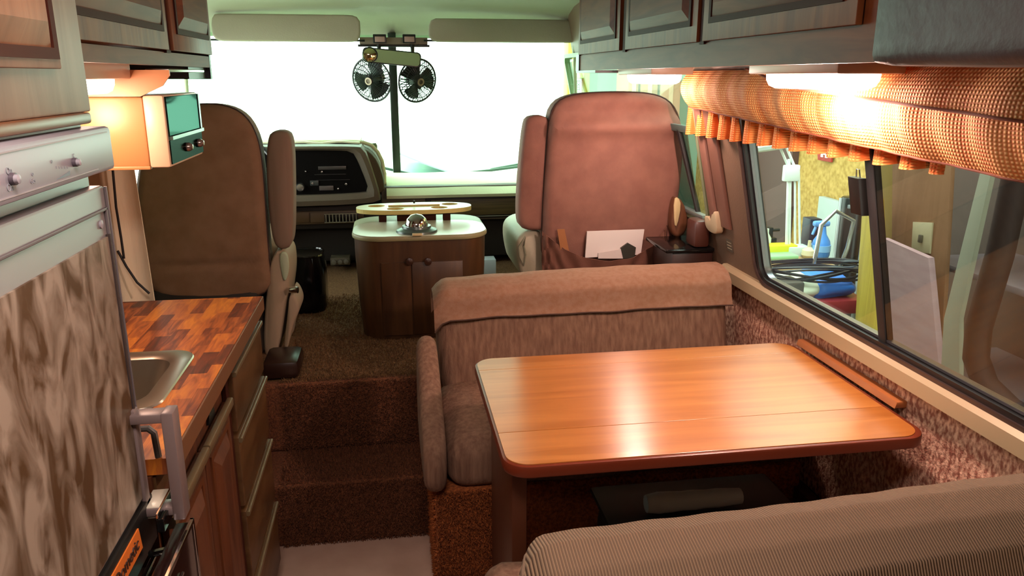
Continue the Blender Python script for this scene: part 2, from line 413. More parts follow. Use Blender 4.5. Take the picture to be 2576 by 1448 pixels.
S('wall_left', join(B(-1.25, -1.2, -1.6, 3.05, 0, 1.87), B(-1.25, -1.2, 3.05, 4.6, .2, .98), B(-1.25, -1.2, 3.05, 4.6, 1.62, 1.85)), trim_m)
# right wall: leaning panel x = 1.2-(z-.845)*.215
def wx(z): return 1.2-(z-.845)*.215
def slab(y0, y1, z0, z1, t=.04):
    return [(wx(z0), y0, z0), (wx(z0), y1, z0), (wx(z1), y1, z1), (wx(z1), y0, z1), (wx(z0)+t, y0, z0), (wx(z0)+t, y1, z0), (wx(z1)+t, y1, z1), (wx(z1)+t, y0, z1)], [[0, 1, 2, 3], [7, 6, 5, 4], [0, 4, 5, 1], [1, 5, 6, 2], [2, 6, 7, 3], [3, 7, 4, 0]]
S('wall_right', B(1.22, 1.26, -1.6, 4.5, -.05, .82), trim_m)
for nm, a_ in (('wall_right_pillar', (2.33, 2.70, .82, 1.62)), ('wall_right_upper', (-1.6, 2.34, 1.41, 1.87)), ('wall_right_rear', (-1.6, .3, .82, 1.41)), ('wall_right_header', (2.34, 4.45, 1.61, 1.87)), ('wall_right_sill', (2.70, 4.5, .80, .958))):
    S(nm, slab(*a_), trim_m)
S('wall_front', B(-1.2, 1.2, 4.66, 4.72, -.05, .86), dash_dark)
# tapestry covered panel under the window
def tap(u, v):
    y = -.2+u*2.86; z = .30+v*.52
    return (1.207+.004*math.sin(y*31+z*17)*math.sin(z*45), y, z)
S('wall_right_panel', sheet(tap, 90, 26, .01), tweed, smooth=True)
S('baseboard_right', B(1.17, 1.205, 1.0, 2.0, 0.0, .30), base_wood)
# sill rail
pr = [(1.172, .790), (1.205, .790), (1.205, .838), (1.188, .838), (1.172, .826)]
S('trim_4', prism(pr, lambda u, v, d: Vector((u, d, v)), -.2, 2.61), rail_m)
S('trim_5', prism([(wx(.846)-.002+a, b) for a, b in ((-.006, .838), (.0, .838), (.0, .852), (-.004, .852))], lambda u, v, d: Vector((u, d, v)), .3, 2.33), rubber)
# dinette window frame
def wp(u, v, d): return Vector((wx(v)+d, u, v))
def frame(name, y0, y1, z0, z1, r, w, mat, d0=-.012, d1=.03):
    a = rrect(y0, y1, z0, z1, r); b = rrect(y0+w, y1-w, z0+w, z1-w, max(.004, r-w)); n = len(a)
    V = [wp(*p, d0) for p in a]+[wp(*p, d0) for p in b]+[wp(*p, d1) for p in b]+[wp(*p, d1) for p in a]
    Fc = []
    for k in range(4):
        for i in range(n):
            j = (i+1) % n; Fc.append([k*n+i, k*n+j, ((k+1) % 4)*n+j, ((k+1) % 4)*n+i])
    return V, Fc
win = struct(link('window_1', *frame('f', .35, 2.335, .838, 1.43, .07, .022, rubber), M('frame_black', '#0d0b0d', .5), smooth=True))
mk('frame_lip', frame('f', .34, 2.347, .834, 1.44, .075, .012, rubber, -.018, -.010), M('lip_bronze', '#54423e', .35, .5), win)
mk('slide_track', frame('f', .375, 2.31, .862, 1.40, .05, .007, rubber, 0, .02), M('track_metal', '#6b6b72', .3, .8), win)
mk('centre_bar', prism([(1.655, .86), (1.685, .86), (1.685, 1.41), (1.655, 1.41)], wp, -.004, .02, .003), rubber, win)
mk('pane', prism([(1.685, .865), (2.305, .865), (2.305, 1.40), (1.685, 1.40)], wp, .008, .012), side_glass, win, smooth=False)
mk('sliding_pane', prism([(.38, .865), (1.655, .865), (1.655, 1.40), (.38, 1.40)], wp, .0, .004), slide_glass, win, smooth=False)
mk('latch', prism([(1.69, 1.175), (1.735, 1.175), (1.735, 1.265), (1.69, 1.265)], wp, -.02, .004, .003), blk, win)
mk('latch_wire', tube([wp(1.70, 1.265, -.008), wp(1.70, 1.285, -.008), wp(1.712, 1.285, -.008), wp(1.716, 1.266, -.008)], .0014, 6), metal, win)
# cab side window
win2 = struct(link('window_2', *frame('f', 2.70, 4.66, .955, 1.62, .06, .022, rubber), M('frame_dark', '#7a8466', .5), smooth=True))
mk('sill_strip', prism([(2.75, .972), (4.64, .972), (4.64, .990), (2.75, .990)], wp, -.016, .01, .002), M('sill_blue', '#8c9a9c', .3, .5), win2)
mk('division_bar', prism([(2.74, 1.292), (4.64, 1.292), (4.64, 1.318), (2.74, 1.318)], wp, -.006, .012, .002), M('bar_teal', '#4f6a66', .4, .2), win2)
mk('glazing_bar', prism([(2.83, .98), (2.845, .98), (2.93, 1.30), (2.905, 1.30)], wp, -.006, .012, .002), rubber, win2)
mk('glazing_bar', prism([(3.18, .985), (3.25, .985), (3.38, 1.30), (3.31, 1.30)], wp, -.002, .012, .002), M('bar_grey', '#3c4444', .5), win2)
mk('pane', prism([(2.845, .98), (4.63, .98), (4.63, 1.29), (2.845, 1.29)], wp, .004, .008), glass('cab_pane', '#a5a5a0', .05), win2, smooth=False)
mk('pane', prism([(2.73, .98), (2.83, .98), (2.90, 1.29), (2.73, 1.29)], wp, .004, .008), side_glass, win2, smooth=False)
mk('pane', prism([(2.73, 1.32), (4.63, 1.32), (4.63, 1.59), (2.73, 1.59)], wp, .004, .008), side_glass, win2, smooth=False)
# pillar mouldings and notice plate
def pil(y0, y1, z0, z1, d): return prism([(y0, z0), (y1, z0), (y1+.02, z1), (y0+.02, z1)], wp, -d, .0, .003)
S('trim_6', pil(2.52, 2.60, .98, 1.50, .014), M('pillar_rose', '#6e4a3c', .5), True)
S('trim_7', pil(2.605, 2.66, .97, 1.50, .022), M('pillar_rose2', '#7c5648', .5), True)
p = link('notice_plate', *prism([(2.535, .893), (2.585, .893), (2.585, .937), (2.535, .937)], wp, -.003, -.0005), M('plate', '#5c5244', .4), label='small dark notice plate on the brown pillar left of the dinette window', cat='plate')
for k in range(3):
    mk('print_line', prism([(2.542, .902+k*.011), (2.578, .902+k*.011), (2.578, .905+k*.011), (2.542, .905+k*.011)], wp, -.0036, -.003), M('plate_print', '#a09680', .5), p, smooth=False)
g = prism(smoothpoly([(2.585, .945), (2.70, .945), (2.70, 1.0), (2.675, 1.0), (2.64, .985), (2.60, 1.035), (2.585, 1.03)], 2), wp, -.03, -.004, .004)
mk('belt_guide', g, M('belt_cream', '#c9b795', .5), label='cream curved plastic belt guide at the foot of the cab window', cat='belt guide')

# ================================================================ windscreen
def wsx(x, z):  # curved raked glass
    return 4.78-.30*(x/1.2)**2-(z-.9)*.16
def wsg(x0, x1, z0, z1, t=.005):
    return sheet(lambda u, v: (x0+(x1-x0)*u, wsx(x0+(x1-x0)*u, z0+(z1-z0)*v), z0+(z1-z0)*v), 16, 4, t)
w3 = struct(link('window_3', *prism([(.010, .86), (.056, .86), (.056, 1.73), (.010, 1.73)], lambda u, v, d: Vector((u-.002*(v-.9), wsx(.03, v)+d, v)), -.05, .02, .006), M('pillar_dark', '#172019', .4), smooth=True))
mk('pane', wsg(-1.17, .014, .86, 1.72), ws_glass, w3); mk('pane', wsg(.052, 1.17, .86, 1.72), ws_glass, w3)
mk('lower_seal', sheet(lambda u, v: (-1.18+2.36*u, wsx(-1.18+2.36*u, .87)-.012*v, .865+.02*v), 24, 1, .02), rubber, w3)
for sx in (-1, 1):
    S('trim_%d' % (8 if sx < 0 else 9), tube([(sx*1.07, wsx(1.19, .86), .86), (sx*1.06, wsx(1.12, 1.3), 1.3), (sx*1.03, wsx(1.1, 1.72), 1.72)], .010), M('post_olive', '#8f9c78', .6), True)
# ================================================================ sun visors
def visor(px0, px1, pt, pb, label, lean):
    a = at(px0, pb, y=4.42); b = at(px1, pt, y=4.42)
    x0, x1, z0, z1 = a.x, b.x, a.z, b.z
    t = thing('sun_visor', label, 'visor', (x0/2+x1/2, 4.42, z0), 'padded sun visors over the windscreen')
    out = resample(smoothpoly([(x0, z0), (x1, z0), (x1, z1), (x0, z1)] if False else rrect(x0, x1, z0, z1, .035), 1), 48)
    mk('visor_pad', puffy(out, fXZ, 4.40, 4.425, .01, .004), visor_m, t)
    mk('mounting_rod', tube([(x0-.025, 4.415, z0+.008), (x1+.02, 4.415, z0+.008)], .005), blk, t)
visor(537, 905, 38, 104, 'left padded grey-beige sun visor above the windscreen', 0)
visor(1078, 1452, 50, 106, 'right padded grey-beige sun visor above the windscreen', 0)
# header bracket with two small lights
def PX(px, py, y): return at(px, py, y=y)
a = PX(905, 112, 4.45); b = PX(1075, 95, 4.45)
hb = thing('header_bracket', 'narrow header strip between the sun visors holding the fan mounts', 'bracket', ((a.x+b.x)/2, 4.45, a.z))
box('rail', M('header_strip', '#776c57', .5), hb, a.x, b.x, 4.43, 4.46, a.z, b.z, .003)
box('lower_edge', blk, hb, a.x-.01, b.x+.01, 4.425, 4.455, a.z-.012, a.z, .003)
for px in (955, 1029):
    c = PX(px, 99, 4.42)
    q = box('mount_box', blk, hb, c.x-.035, c.x+.035, 4.405, 4.43, c.z-.02, c.z+.026, .004)
    box('switch_plate', M('pink_plate', '#a88a80', .5), q, c.x-.025, c.x+.027, 4.400, 4.406, c.z-.014, c.z+.014, .002)
# ---- fans
def fan(px, py, sx, label):
    c = PX(px, py, 4.30); ax = Vector((sx*.55, -1, -.22)).normalized()
    t = thing('cabin_fan', label, 'fan', (c.x, c.y, c.z-.1), 'twin black cab fans')
    s = ax.cross(Vector((0, 0, 1))).normalized(); q = s.cross(ax); Rr = .112
    def P_(r, a, d): return c+s*r*math.cos(a)+q*r*math.sin(a)+ax*d
    hub = mk('hub', lathe([(0.001, .034), (.018, .034), (.024, .026), (.034, .02), (.034, -.03), (.001, -.03)], c, ax), M('fan_hub', '#3c3d3a', .4), t)
    mk('hub_ring', lathe([(.012, .034), (.012, .038), (.020, .038), (.020, .034)], c, ax), M('hub_ring', '#a3987f', .3, .5), hub)
    gs = [tube([P_(Rr, 2*math.pi*k/40, 0) for k in range(40)], .0055, 6, True)]
    gs += [tube([P_(Rr*.75, 2*math.pi*k/32, .028) for k in range(32)], .0024, 4, True), tube([P_(Rr*.75, 2*math.pi*k/32, -.03) for k in range(32)], .0012, 4, True)]
    for k in range(44):
        a = 2*math.pi*k/44
        gs.append(tube([P_(.024, a, .030), P_(Rr*.5, a+.07, .034), P_(Rr*.8, a+.12, .024), P_(Rr, a+.14, 0)], .0023, 4))
    for k in range(22):
        a = 2*math.pi*k/22
        gs.append(tube([P_(.034, a, -.032), P_(Rr*.7, a, -.036), P_(Rr, a, 0)], .0026, 4))
    mk('cage', join(*gs), M('fan_cage', '#1d2623', .4), t)
    for k in range(3):
        a0 = 2*math.pi*k/3+sx*.5+.4
        def bl(u, v):
            r = .024+u*.074; a = a0+(v-.5)*(1.5)*(1-.15*u); return P_(r, a, (v-.5)*.035)
        mk('blade', sheet(bl, 6, 6, .002), M('fan_blade', '#101614', .5), t)
    e = c-ax*.03
    mk('motor', lathe([(.001, 0), (.030, 0), (.034, .01), (.034, .055), (.022, .075), (.001, .078)], e, -ax), M('motor_black', '#12171a', .4), t)
    top = PX(953 if sx < 0 else 1037, 112, 4.42)
    mid = e-ax*.06
    mk('stem', tube([mid, mid+Vector((0, .03, .06)), Vector((top.x, 4.41, top.z-.06)), top], [.014, .011, .010, .012]), blk, t)
fan(935, 201, -1, 'left black clip fan with round cage under the header')
fan(1050, 203, 1, 'right black clip fan with round cage under the header')
# ---- mirror
mt = PX(986, 144, 4.22)
mi = thing('rear_view_mirror', 'wide tilted rear-view mirror with a round spot mirror at its left end', 'mirror', (mt.x, 4.22, mt.z-.04))
an = math.radians(-5.5)
def mf(u, v, d): return Vector((mt.x+u*math.cos(an)-v*math.sin(an), 4.22+d+u*.06+v*.3, mt.z+u*math.sin(an)+v*math.cos(an)))
mk('housing', prism(rrect(-.150, .150, -.038, .038, .022), mf, -.004, .022, .005), blk, mi)
mk('mirror_glass', prism(rrect(-.140, .144, -.032, .032, .018), mf, -.007, -.004), M('mirror', '#d7d9c4', .06, 1), mi)
mk('spot_mirror', lathe([(.038, 0), (.040, .006), (.036, .013), (.034, .010), (.001, .014)], mf(-.112, 0, -.006), (.1, -1, 0)), blk, mi)
mk('spot_glass', lathe([(.033, 0), (.02, .004), (.001, .005)], mf(-.112, 0, -.018), (.1, -1, 0)), M('spot', '#cfd09a', .08, 1), mi)
mk('mirror_stem', tube([mf(.01, .02, .02), Vector((.035, 4.5, mt.z+.02)), Vector((.035, 4.62, mt.z+.03))], .008), blk, mi)
w = PX(1052, 110, 4.40); w2 = PX(1060, 135, 4.40); w3_ = PX(1050, 150, 4.40)
mk('loose_wire', tube([w, w2, w3_], .0012, 5), rubber, label='thin loose black wire hanging beside the right fan stem', cat='wire')

# ================================================================ dashboard
da = thing('dashboard', 'dark brown dashboard with instrument pod, woodgrain glove panel and pale top cover', 'dashboard', (0, 4.3, .48))
def PD(px, py, y): return at(px, py, y=y)
# lower body
mk('lower_panel', join(boxg(-1.18, 1.18, 4.22, 4.62, .52, .80, .02), boxg(-1.18, -.0, 4.12, 4.62, .72, .85, .015)), dash_dark, da)
a = PD(965, 485, 4.15)
mk('upper_panel', boxg(-.06, 1.18, 4.13, 4.6, .745, .935, .012), dash_m, da)
# pale top cover (padded) right half
def cov(u, v):
    x = -.03+u*1.19; y = 4.07+v*.62; return (x, min(y, wsx(x, .9)-.02), .915+.028*math.sin(min(1, v*3.2)*math.pi/2)*(1-.15*math.sin(u*9)**2)-(.02 if v < .02 else 0))
mk('top_cover', sheet(cov, 26, 14, -.02), dash_cover, da)
c0 = PD(1070, 492, 4.12); c1 = PD(1310, 545, 4.12)
q = box('glove_frame', blk, da, c0.x, 1.15, 4.118, 4.14, c1.z, c0.z, .003)
box('glove_panel', dash_wood, q, c0.x+.03, 1.12, 4.110, 4.12, c1.z+.018, c0.z-.022, .002)
box('trim_strip', M('strip_grey', '#8a8a78', .35, .4), q, c0.x+.012, 1.14, 4.112, 4.12, c1.z+.008, c1.z+.012, .001)
box('trim_strip', M('strip_grey', '', .35), q, c0.x+.012, 1.14, 4.112, 4.12, c0.z-.012, c0.z-.009, .001)
# instrument pod: rounded hood with recessed black face
yp = 4.02
tl = PD(650, 362, yp); tr = PD(905, 366, yp); br = PD(955, 515, yp)
out = smoothpoly([(-1.12, br.z), (br.x-.0, br.z+.0), (br.x+.01, br.z+.04), (tr.x+.03, tr.z-.02), (tr.x, tr.z), (-1.05, tr.z), (-1.12, tr.z-.04)], 2)
inn = smoothpoly([(-1.06, br.z+.055), (br.x-.05, br.z+.055), (br.x-.045, br.z+.085), (tr.x-.02, tr.z-.045), (tr.x-.05, tr.z-.02), (-1.03, tr.z-.02), (-1.06, tr.z-.05)], 2)
n = 60; o_ = resample(out, n); i_ = resample(inn, n)
# align start
def al(a_, b_):
    k = min(range(len(b_)), key=lambda j: (b_[j][0]-a_[0][0])**2+(b_[j][1]-a_[0][1])**2); return b_[k:]+b_[:k]
i_ = al(o_, i_)
cx = sum(p[0] for p in o_)/n; cz = sum(p[1] for p in o_)/n
sh = lambda pts, s, d, ox=0: [Vector((cx+(u-cx)*s+ox, d, cz+(v-cz)*s)) for u, v in pts]
rings = [sh(o_, 1.0, yp+.45), sh(o_, 1.0, yp+.02), sh(o_, .99, yp+.004), sh([((a[0]+b[0])/2, (a[1]+b[1])/2) for a, b in zip(o_, i_)], 1.0, yp-.006), sh(i_, 1.0, yp+.006), sh(i_, .985, yp+.03)]
V, Fc = ringsg(rings, cap=False); mk('instrument_hood', (V, Fc), dash_m, da)
V, Fc = ringsg([sh(i_, .99, yp+.03), sh(i_, .99, yp+.05)]); face = mk('instrument_face', (V, Fc), M('face_black', '#090807', .7, spec=.08), da, smooth=False)
# right flank bulge of pod behind bezel
f2 = smoothpoly([(PD(900, 365, 4.2).x-.3, .90), (PD(968, 480, 4.2).x, .88), (PD(965, 430, 4.2).x, PD(965, 430, 4.2).z), (PD(935, 372, 4.2).x, PD(935, 372, 4.2).z), (PD(880, 362, 4.2).x, PD(880, 362, 4.2).z), (-.5, PD(880, 362, 4.2).z)], 2)
mk('pod_flank', prism(f2, fXZ, 4.08, 4.55, .012), M('flank_olive', '#4a4128', .7), da)
tc_ = [(PD(px, py, 4.2).x, PD(px, py, 4.2).z) for px, py in ((600, 362), (750, 361), (880, 360), (915, 362), (935, 369), (950, 386), (961, 408), (967, 440), (968, 482))]
mk('cover_edge', tube([(x, 4.18+.06, z+.004) for x, z in tc_], .010, 8), dash_cover, da)
mk('pod_cover', sheet(lambda u, v: (-1.1+(PD(905, 361, 4.2).x+1.1)*u, 4.18+v*.4, PD(880, 361, 4.2).z+.004+.004*math.sin(u*30)), 20, 4, .008), dash_cover, da)
# knobs, sliders, radio
kn = M('knob_chrome', '#b9bfc0', .2, .9)
for px, py, r in ((755, 472, .022),):
    c = PD(px, py, 4.03); mk('rotary_knob', lathe([(r, .0), (r, .012), (r*.8, .022), (.001, .024)], (c.x, 4.052, c.z), (0, -1, 0), 16), kn, face)
for px, py, r in ((768, 432, .004), (809, 433, .005), (785, 462, .006), (870, 464, .006), (850, 476, .005), (740, 445, .006)):
    c = PD(px, py, 4.03); mk('button', lathe([(r, 0), (r, .01), (.001, .011)], (c.x, 4.052, c.z), (0, -1, 0), 10), kn, face)
for (x0, y0, x1, y1, cc) in ((800, 418, 870, 428, '#3c3a38'), (790, 438, 870, 441, '#2c2b2b'), (780, 455, 800, 468, '#3a4140'), (803, 468, 838, 480, '#57514e'), (795, 452, 880, 455, '#272727')):
    a = PD(x0, y1, 4.03); b = PD(x1, y0, 4.03); box('control_strip', M('ctl'+cc, cc, .3), face, a.x, b.x, 4.045, 4.052, a.z, b.z, .001)
# vents below pod
a = PD(740, 565, 4.11); b = PD(905, 528, 4.11)
v = box('vent_strip', M('vent_brown', '#4d3b25', .5), da, -.62, b.x+.02, 4.105, 4.13, a.z, b.z, .003)
for x0 in (733, 782): a = PD(x0, 560, 4.1); b = PD(x0+44, 534, 4.1); box('blank_panel', M('blank', '#58432a', .5), v, a.x, b.x, 4.10, 4.107, a.z, b.z, .002)
a = PD(817, 560, 4.1); b = PD(900, 535, 4.1)
gr = box('vent_grille', blk, v, a.x, b.x, 4.099, 4.108, a.z, b.z, .001)
for k in range(10):
    x = a.x+(b.x-a.x)*(k+.5)/10; mk('vent_fin', boxg(x-.0022, x+.0022, 4.088, 4.099, a.z+.005, b.z-.005), M('fin', '#8d8a74', .4), v, smooth=False)
for (z0, z1) in ((a.z, a.z+.004), (b.z-.004, b.z)): mk('vent_rim', boxg(a.x, b.x, 4.09, 4.099, z0, z1), M('fin', '', .4), v, smooth=False)
a = PD(832, 666, 4.15); b = PD(880, 646, 4.15)
kp = box('knob_panel', M('kp', '#57503f', .4), da, a.x, b.x, 4.135, 4.22, a.z, b.z, .003)
for k in range(3): mk('small_knob', lathe([(.013, 0), (.013, .012), (.001, .014)], (a.x+.02+k*(b.x-a.x-.04)/2, 4.136, (a.z+b.z)/2), (0, -1, 0), 12), M('knob_grey', '#7d796c', .3, .4), kp)
# steering wheel
st = thing('steering_wheel', 'thin black steering wheel rim showing beside the driver seat back', 'steering wheel', (-.72, 3.85, .9))
wc = Vector((-.735, 3.72, 1.08)); wa = Vector((0, -.62, .78)).normalized(); s = Vector((1, 0, 0)); q = s.cross(wa)
mk('rim', tube([wc+s*.20*math.cos(2*math.pi*k/40)+q*.20*math.sin(2*math.pi*k/40) for k in range(40)], .011, 8, True), blk, st)
for a_ in (math.radians(0), math.radians(180), math.radians(270)): mk('spoke', tube([wc, wc+s*.195*math.cos(a_)-q*.195*math.sin(a_)], .012), blk, st)
mk('hub', lathe([(.05, -.02), (.05, .01), (.03, .02), (.001, .022)], wc, wa), blk, st)
mk('column', tube([wc-wa*.02, wc-wa*.68], .03), blk, st)
# wipers outside
wl = M('wiper', '#3f544a', .5)
a = PD(1120, 440, 5.0); b = PD(1235, 428, 5.0); c = PD(1305, 420, 5.0)
wi = thing('wiper', 'dark windscreen wiper lying across the right pane', 'wiper', (a.x, 5.0, a.z-.02), 'windscreen wipers')
mk('blade', tube([a, b, c+Vector((.25, 0, .03))], .009), wl, wi); mk('pivot', tube([c+Vector((.3, .02, .05)), c+Vector((.34, .02, -.2))], .012), wl, wi); mk('arm', tube([b+Vector((.0, .02, .0)), c+Vector((.0, .02, .012)), c+Vector((.3, .02, .05))], .012), wl, wi)
a = PD(965, 422, 5.0); b = PD(1060, 444, 5.0)
wi = thing('wiper', 'dark windscreen wiper lying low beside the centre pillar', 'wiper', (b.x, 5.0, b.z-.02), 'windscreen wipers')
mk('blade', tube([a, b], .009), wl, wi); mk('pivot', tube([PD(950, 436, 5.02), PD(950, 436, 5.02)-Vector((0, 0, .12))], .012), wl, wi); mk('arm', tube([PD(950, 436, 5.02), PD(1050, 447, 5.02)], .010), wl, wi)
S('trim_10', boxg(-1.15, 1.15, 4.84, 5.25, .55, .862, .02), M('body_white', '#c9cdc6', .4), True)
# can on the dash
a = PD(926, 384, 4.45)
ca = thing('aerosol_can', 'red and white can with a dark lid standing on the dash behind the instrument pod', 'can', (a.x, 4.45, a.z-.10))
mk('body', lathe([(.05, -.02), (.052, 0), (.052, .11), (.001, .112)], (a.x, 4.45, a.z-.10), (0, 0, 1)), M('can_white', '#c6d4cc', .4), ca)
mk('red_band', lathe([(.0525, 0), (.0525, .05)], (a.x, 4.45, a.z-.03), (0, 0, 1)), M('can_red', '#b0403a', .4), ca)
mk('lid', lathe([(.052, 0), (.053, .02), (.045, .034), (.001, .036)], (a.x, 4.45, a.z+.02), (0, 0, 1)), M('can_lid', '#3a4a40', .4), ca)

# ================================================================ console
cn = thing('centre_console', 'dark wood console cabinet with rounded corners, two doors and a pale mat top', 'console', (.11, 3.2, .48))
ox0, ox1, oy0, oy1 = -.165, .372, 2.955, 3.44
o_top = rrect(ox0, ox1, oy0, oy1, .12, 8)
def ring_at(z, s): 
    cx, cy = (ox0+ox1)/2, (oy0+oy1)/2; return [Vector((cx+(u-cx)*s, cy+(v-cy)*s, z)) for u, v in o_top]
mk('body', ringsg([ring_at(.482, .90), ring_at(.60, .935), ring_at(.80, .965), ring_at(.888, .97)]), con_wood, cn)
mk('top', prism(rrect(ox0, ox1, oy0, oy1, .125, 8), fXY, .884, .902, .005), M('console_edge', '#8c8660', .5), cn)
mk('top_mat', prism(rrect(ox0+.004, ox1-.004, oy0+.004, oy1-.16, .12, 8), fXY, .902, .905), console_top, cn)
for s_, x0, x1 in ((-1, -.055, .060), (1, .064, .262)):
    d = mk('door', prism([(x0+.004*0, .50), (x1, .50), (x1, .80), (x0, .80)], lambda u, v, d: Vector((u, 2.9775-(v-.5)*.047+d, v)), -.007, .004, .001), con_wood, cn)
    d_=0; kx = .042 if s_ < 0 else .082
    c = at(1030 if s_ < 0 else 1076, 655, y=oy0+.01)
    mk('knob', lathe([(.006, 0), (.006, .01), (.015, .016), (.014, .024), (.001, .028)], (c.x, oy0+.012, c.z), (0, -1, 0), 14), M('knob_wood', '#3a2218', .3), d)

# tray with cup holes
tc = at(1042, 521, z=.955)
tr_ = thing('cup_tray', 'oval yellowish wooden cup tray with four holes raised on the console', 'tray', (tc.x, tc.y, .903))
def tray_g():
    bm = bmesh.new(); rx, ry = .245, .105; N_ = 56
    outer = [bm.verts.new((rx*math.copysign(abs(math.cos(a))**.8, math.cos(a)), ry*math.copysign(abs(math.sin(a))**.8, math.sin(a)), 0)) for a in [2*math.pi*k/N_ for k in range(N_)]]
    es = [bm.edges.new((outer[i], outer[(i+1) % N_])) for i in range(N_)]
    for hx, hy in ((-.16, .028), (.155, .035), (-.08, -.058), (.105, -.05)):
        vs = [bm.verts.new((hx+.036*math.cos(2*math.pi*k/20), hy+.032*math.sin(2*math.pi*k/20), 0)) for k in range(20)]
        es += [bm.edges.new((vs[i], vs[(i+1) % 20])) for i in range(20)]
    bmesh.ops.triangle_fill(bm, use_beauty=True, use_dissolve=False, edges=es)
    bad = [f for f in bm.faces if any((f.calc_center_median()-Vector((hx, hy, 0))).length < .028 for hx, hy in ((-.16, .028), (.155, .035), (-.08, -.058), (.105, -.05)))]
    bmesh.ops.delete(bm, geom=bad, context='FACES')
    r = bmesh.ops.extrude_face_region(bm, geom=bm.faces[:])
    for v in r['geom']:
        if isinstance(v, bmesh.types.BMVert): v.co.z -= .018
    for v in bm.verts: v.co += Vector((tc.x, tc.y, .960))
    bm.verts.index_update(); V = [v.co.copy() for v in bm.verts]; Fc = [[v.index for v in f.verts] for f in bm.faces]; bm.free(); return V, Fc
mk('tray_board', tray_g(), tray_m, tr_, smooth=False)
mk('rail', boxg(tc.x-.11, tc.x+.11, tc.y+.0, tc.y+.004, .96, .966, .001), tray_m, tr_)
mk('peg', lathe([(.004, 0), (.004, .012), (.001, .013)], (tc.x, tc.y, .972), (0, 0, 1), 8), blk, tr_)
mk('base_block', boxg(tc.x-.075, tc.x+.09, tc.y-.05, tc.y+.05, .903, .943, .004), dark_mould, tr_)
for lx in (-.135, .135): mk('leg', boxg(tc.x+lx-.016, tc.x+lx+.016, tc.y-.06, tc.y-.03, .903, .943, .003), dark_mould, tr_)
# compass dome
kc = at(1048, 572, z=.92)
cp = thing('dome_compass', 'silver domed compass on a round grey base on the console mat', 'compass', (kc.x, kc.y, .905))
mk('base', lathe([(.082, 0), (.080, .008), (.058, .016), (.056, .024), (.001, .026)], (kc.x, kc.y, .905), (0, 0, 1), 28), M('compass_base', '#4c5854', .3, .3), cp)
mk('dome', lathe([(.046, .0), (.045, .012), (.038, .030), (.022, .044), (.001, .049)], (kc.x, kc.y, .926), (0, 0, 1), 28), M('dome_chrome', '#c9cfd0', .06, 1), cp)
c = at(1048, 612-22, z=.91); mk('tab', boxg(kc.x-.02, kc.x+.018, kc.y-.097, kc.y-.076, .905, .913, .002), cream, cp)
# small white box at the dash foot
a = PD(1213, 697, 4.0); b = PD(1246, 677, 4.0)
wb = box('small_carton', M('carton', '#b8c4c8', .5), None, a.x, b.x, 3.97, 4.06, .482, b.z if b.z > .5 else .56, .003, label='small white labelled carton on the floor behind the console', cat='carton')
# black bin left of console
c = at(786, 790, z=.48)
bn = thing('waste_bin', 'glossy black rounded waste bin in the driver footwell', 'bin', (c.x-.02, c.y+.10, .48))
bo = rrect(c.x-.14, c.x+.062, c.y, c.y+.22, .06, 6)
mk('shell', ringsg([[Vector((c.x-.04+(u-c.x+.04)*s_, c.y+.1+(v-c.y-.1)*s_, z)) for u, v in bo] for s_, z in ((.92, .482), (.98, .50), (1, .60), (.98, .68), (.88, .735))]), blk_gloss, bn)
mk('rim', tube([(u, v, .735) for u, v in [(c.x-.04+(u-c.x+.04)*.88, c.y+.1+(v-c.y-.1)*.88) for u, v in bo]], .006, 6, True), blk_gloss, bn)

# ================================================================ captain seats
def disp_p(uu, vv, d): return 0
def zf(yb, lean=.10): return lambda u, v, d: Vector((u, d+(v-.9)*lean, v))
ps = thing('captain_seat', 'brown high-backed captain seat with rosy lamplight in its colour and papers in its back pocket', 'seat', (.9, 3.15, .48))
yb = 3.0
OP = [(1395, 262), (1440, 236), (1560, 230), (1665, 236), (1712, 275), (1722, 360), (1716, 460), (1700, 560), (1685, 690), (1368, 690), (1366, 560), (1374, 420), (1383, 310)]
op = smoothpoly([(at(px, py, y=yb).x, at(px, py, y=yb).z) for px, py in OP], 2)
def dz(uu, vv, d): return -.022*math.exp(-((vv-1.305)/.03)**2)+.010*math.exp(-((vv-1.36)/.03)**2)-.010*math.exp(-((vv-1.0)/.16)**2) if d < yb+.05 else 0
mk('backrest', puffy(op, fXZ, yb, yb+.15, .035, .010, dz, 90), seat_fab, ps)
mk('piping', tube([(u, yb+.028, v) for u, v in [(p[0]*1, p[1]) for p in resample(op, 90)]], .0035, 6, True), piping, ps)
AL = smoothpoly([(at(px, py, y=yb+.02).x, at(px, py, y=yb+.02).z) for px, py in [(1322, 308), (1335, 292), (1375, 290), (1388, 310), (1386, 560), (1378, 582), (1316, 582), (1303, 555), (1310, 430)]], 2)
mk('folded_armrest', puffy(AL, fXZ, yb+.03, yb+.13, .02, .006), seat_fab, ps, label='left armrest folded up against the backrest')
AR = smoothpoly([(at(px, py, y=2.93).x, at(px, py, y=2.93).z) for px, py in [(1697, 500), (1712, 496), (1730, 530), (1733, 565), (1722, 592), (1700, 600), (1688, 575)]], 2)
mk('armrest', puffy(AR, fXZ, 2.925, 2.995, .018, .004), M('arm_brown', '#6d442c', .5), ps)
mk('armrest_bracket', prism(smoothpoly([(at(px, py, y=2.915).x, at(px, py, y=2.915).z) for px, py in [(1695, 500), (1706, 495), (1714, 515), (1703, 570), (1696, 565)]], 1), fXZ, 2.912, 2.922, .003), cream, ps)
a = at(1300, 580, y=yb+.05)
mk('side_skirt', puffy(smoothpoly([(at(px, py, y=yb+.06).x, at(px, py, y=yb+.06).z) for px, py in [(1304, 588), (1370, 572), (1400, 720), (1318, 720), (1298, 640)]], 2), fXZ, yb+.06, yb+.5, .03, .01), seat_pale, ps, label='pale vinyl side skirt')
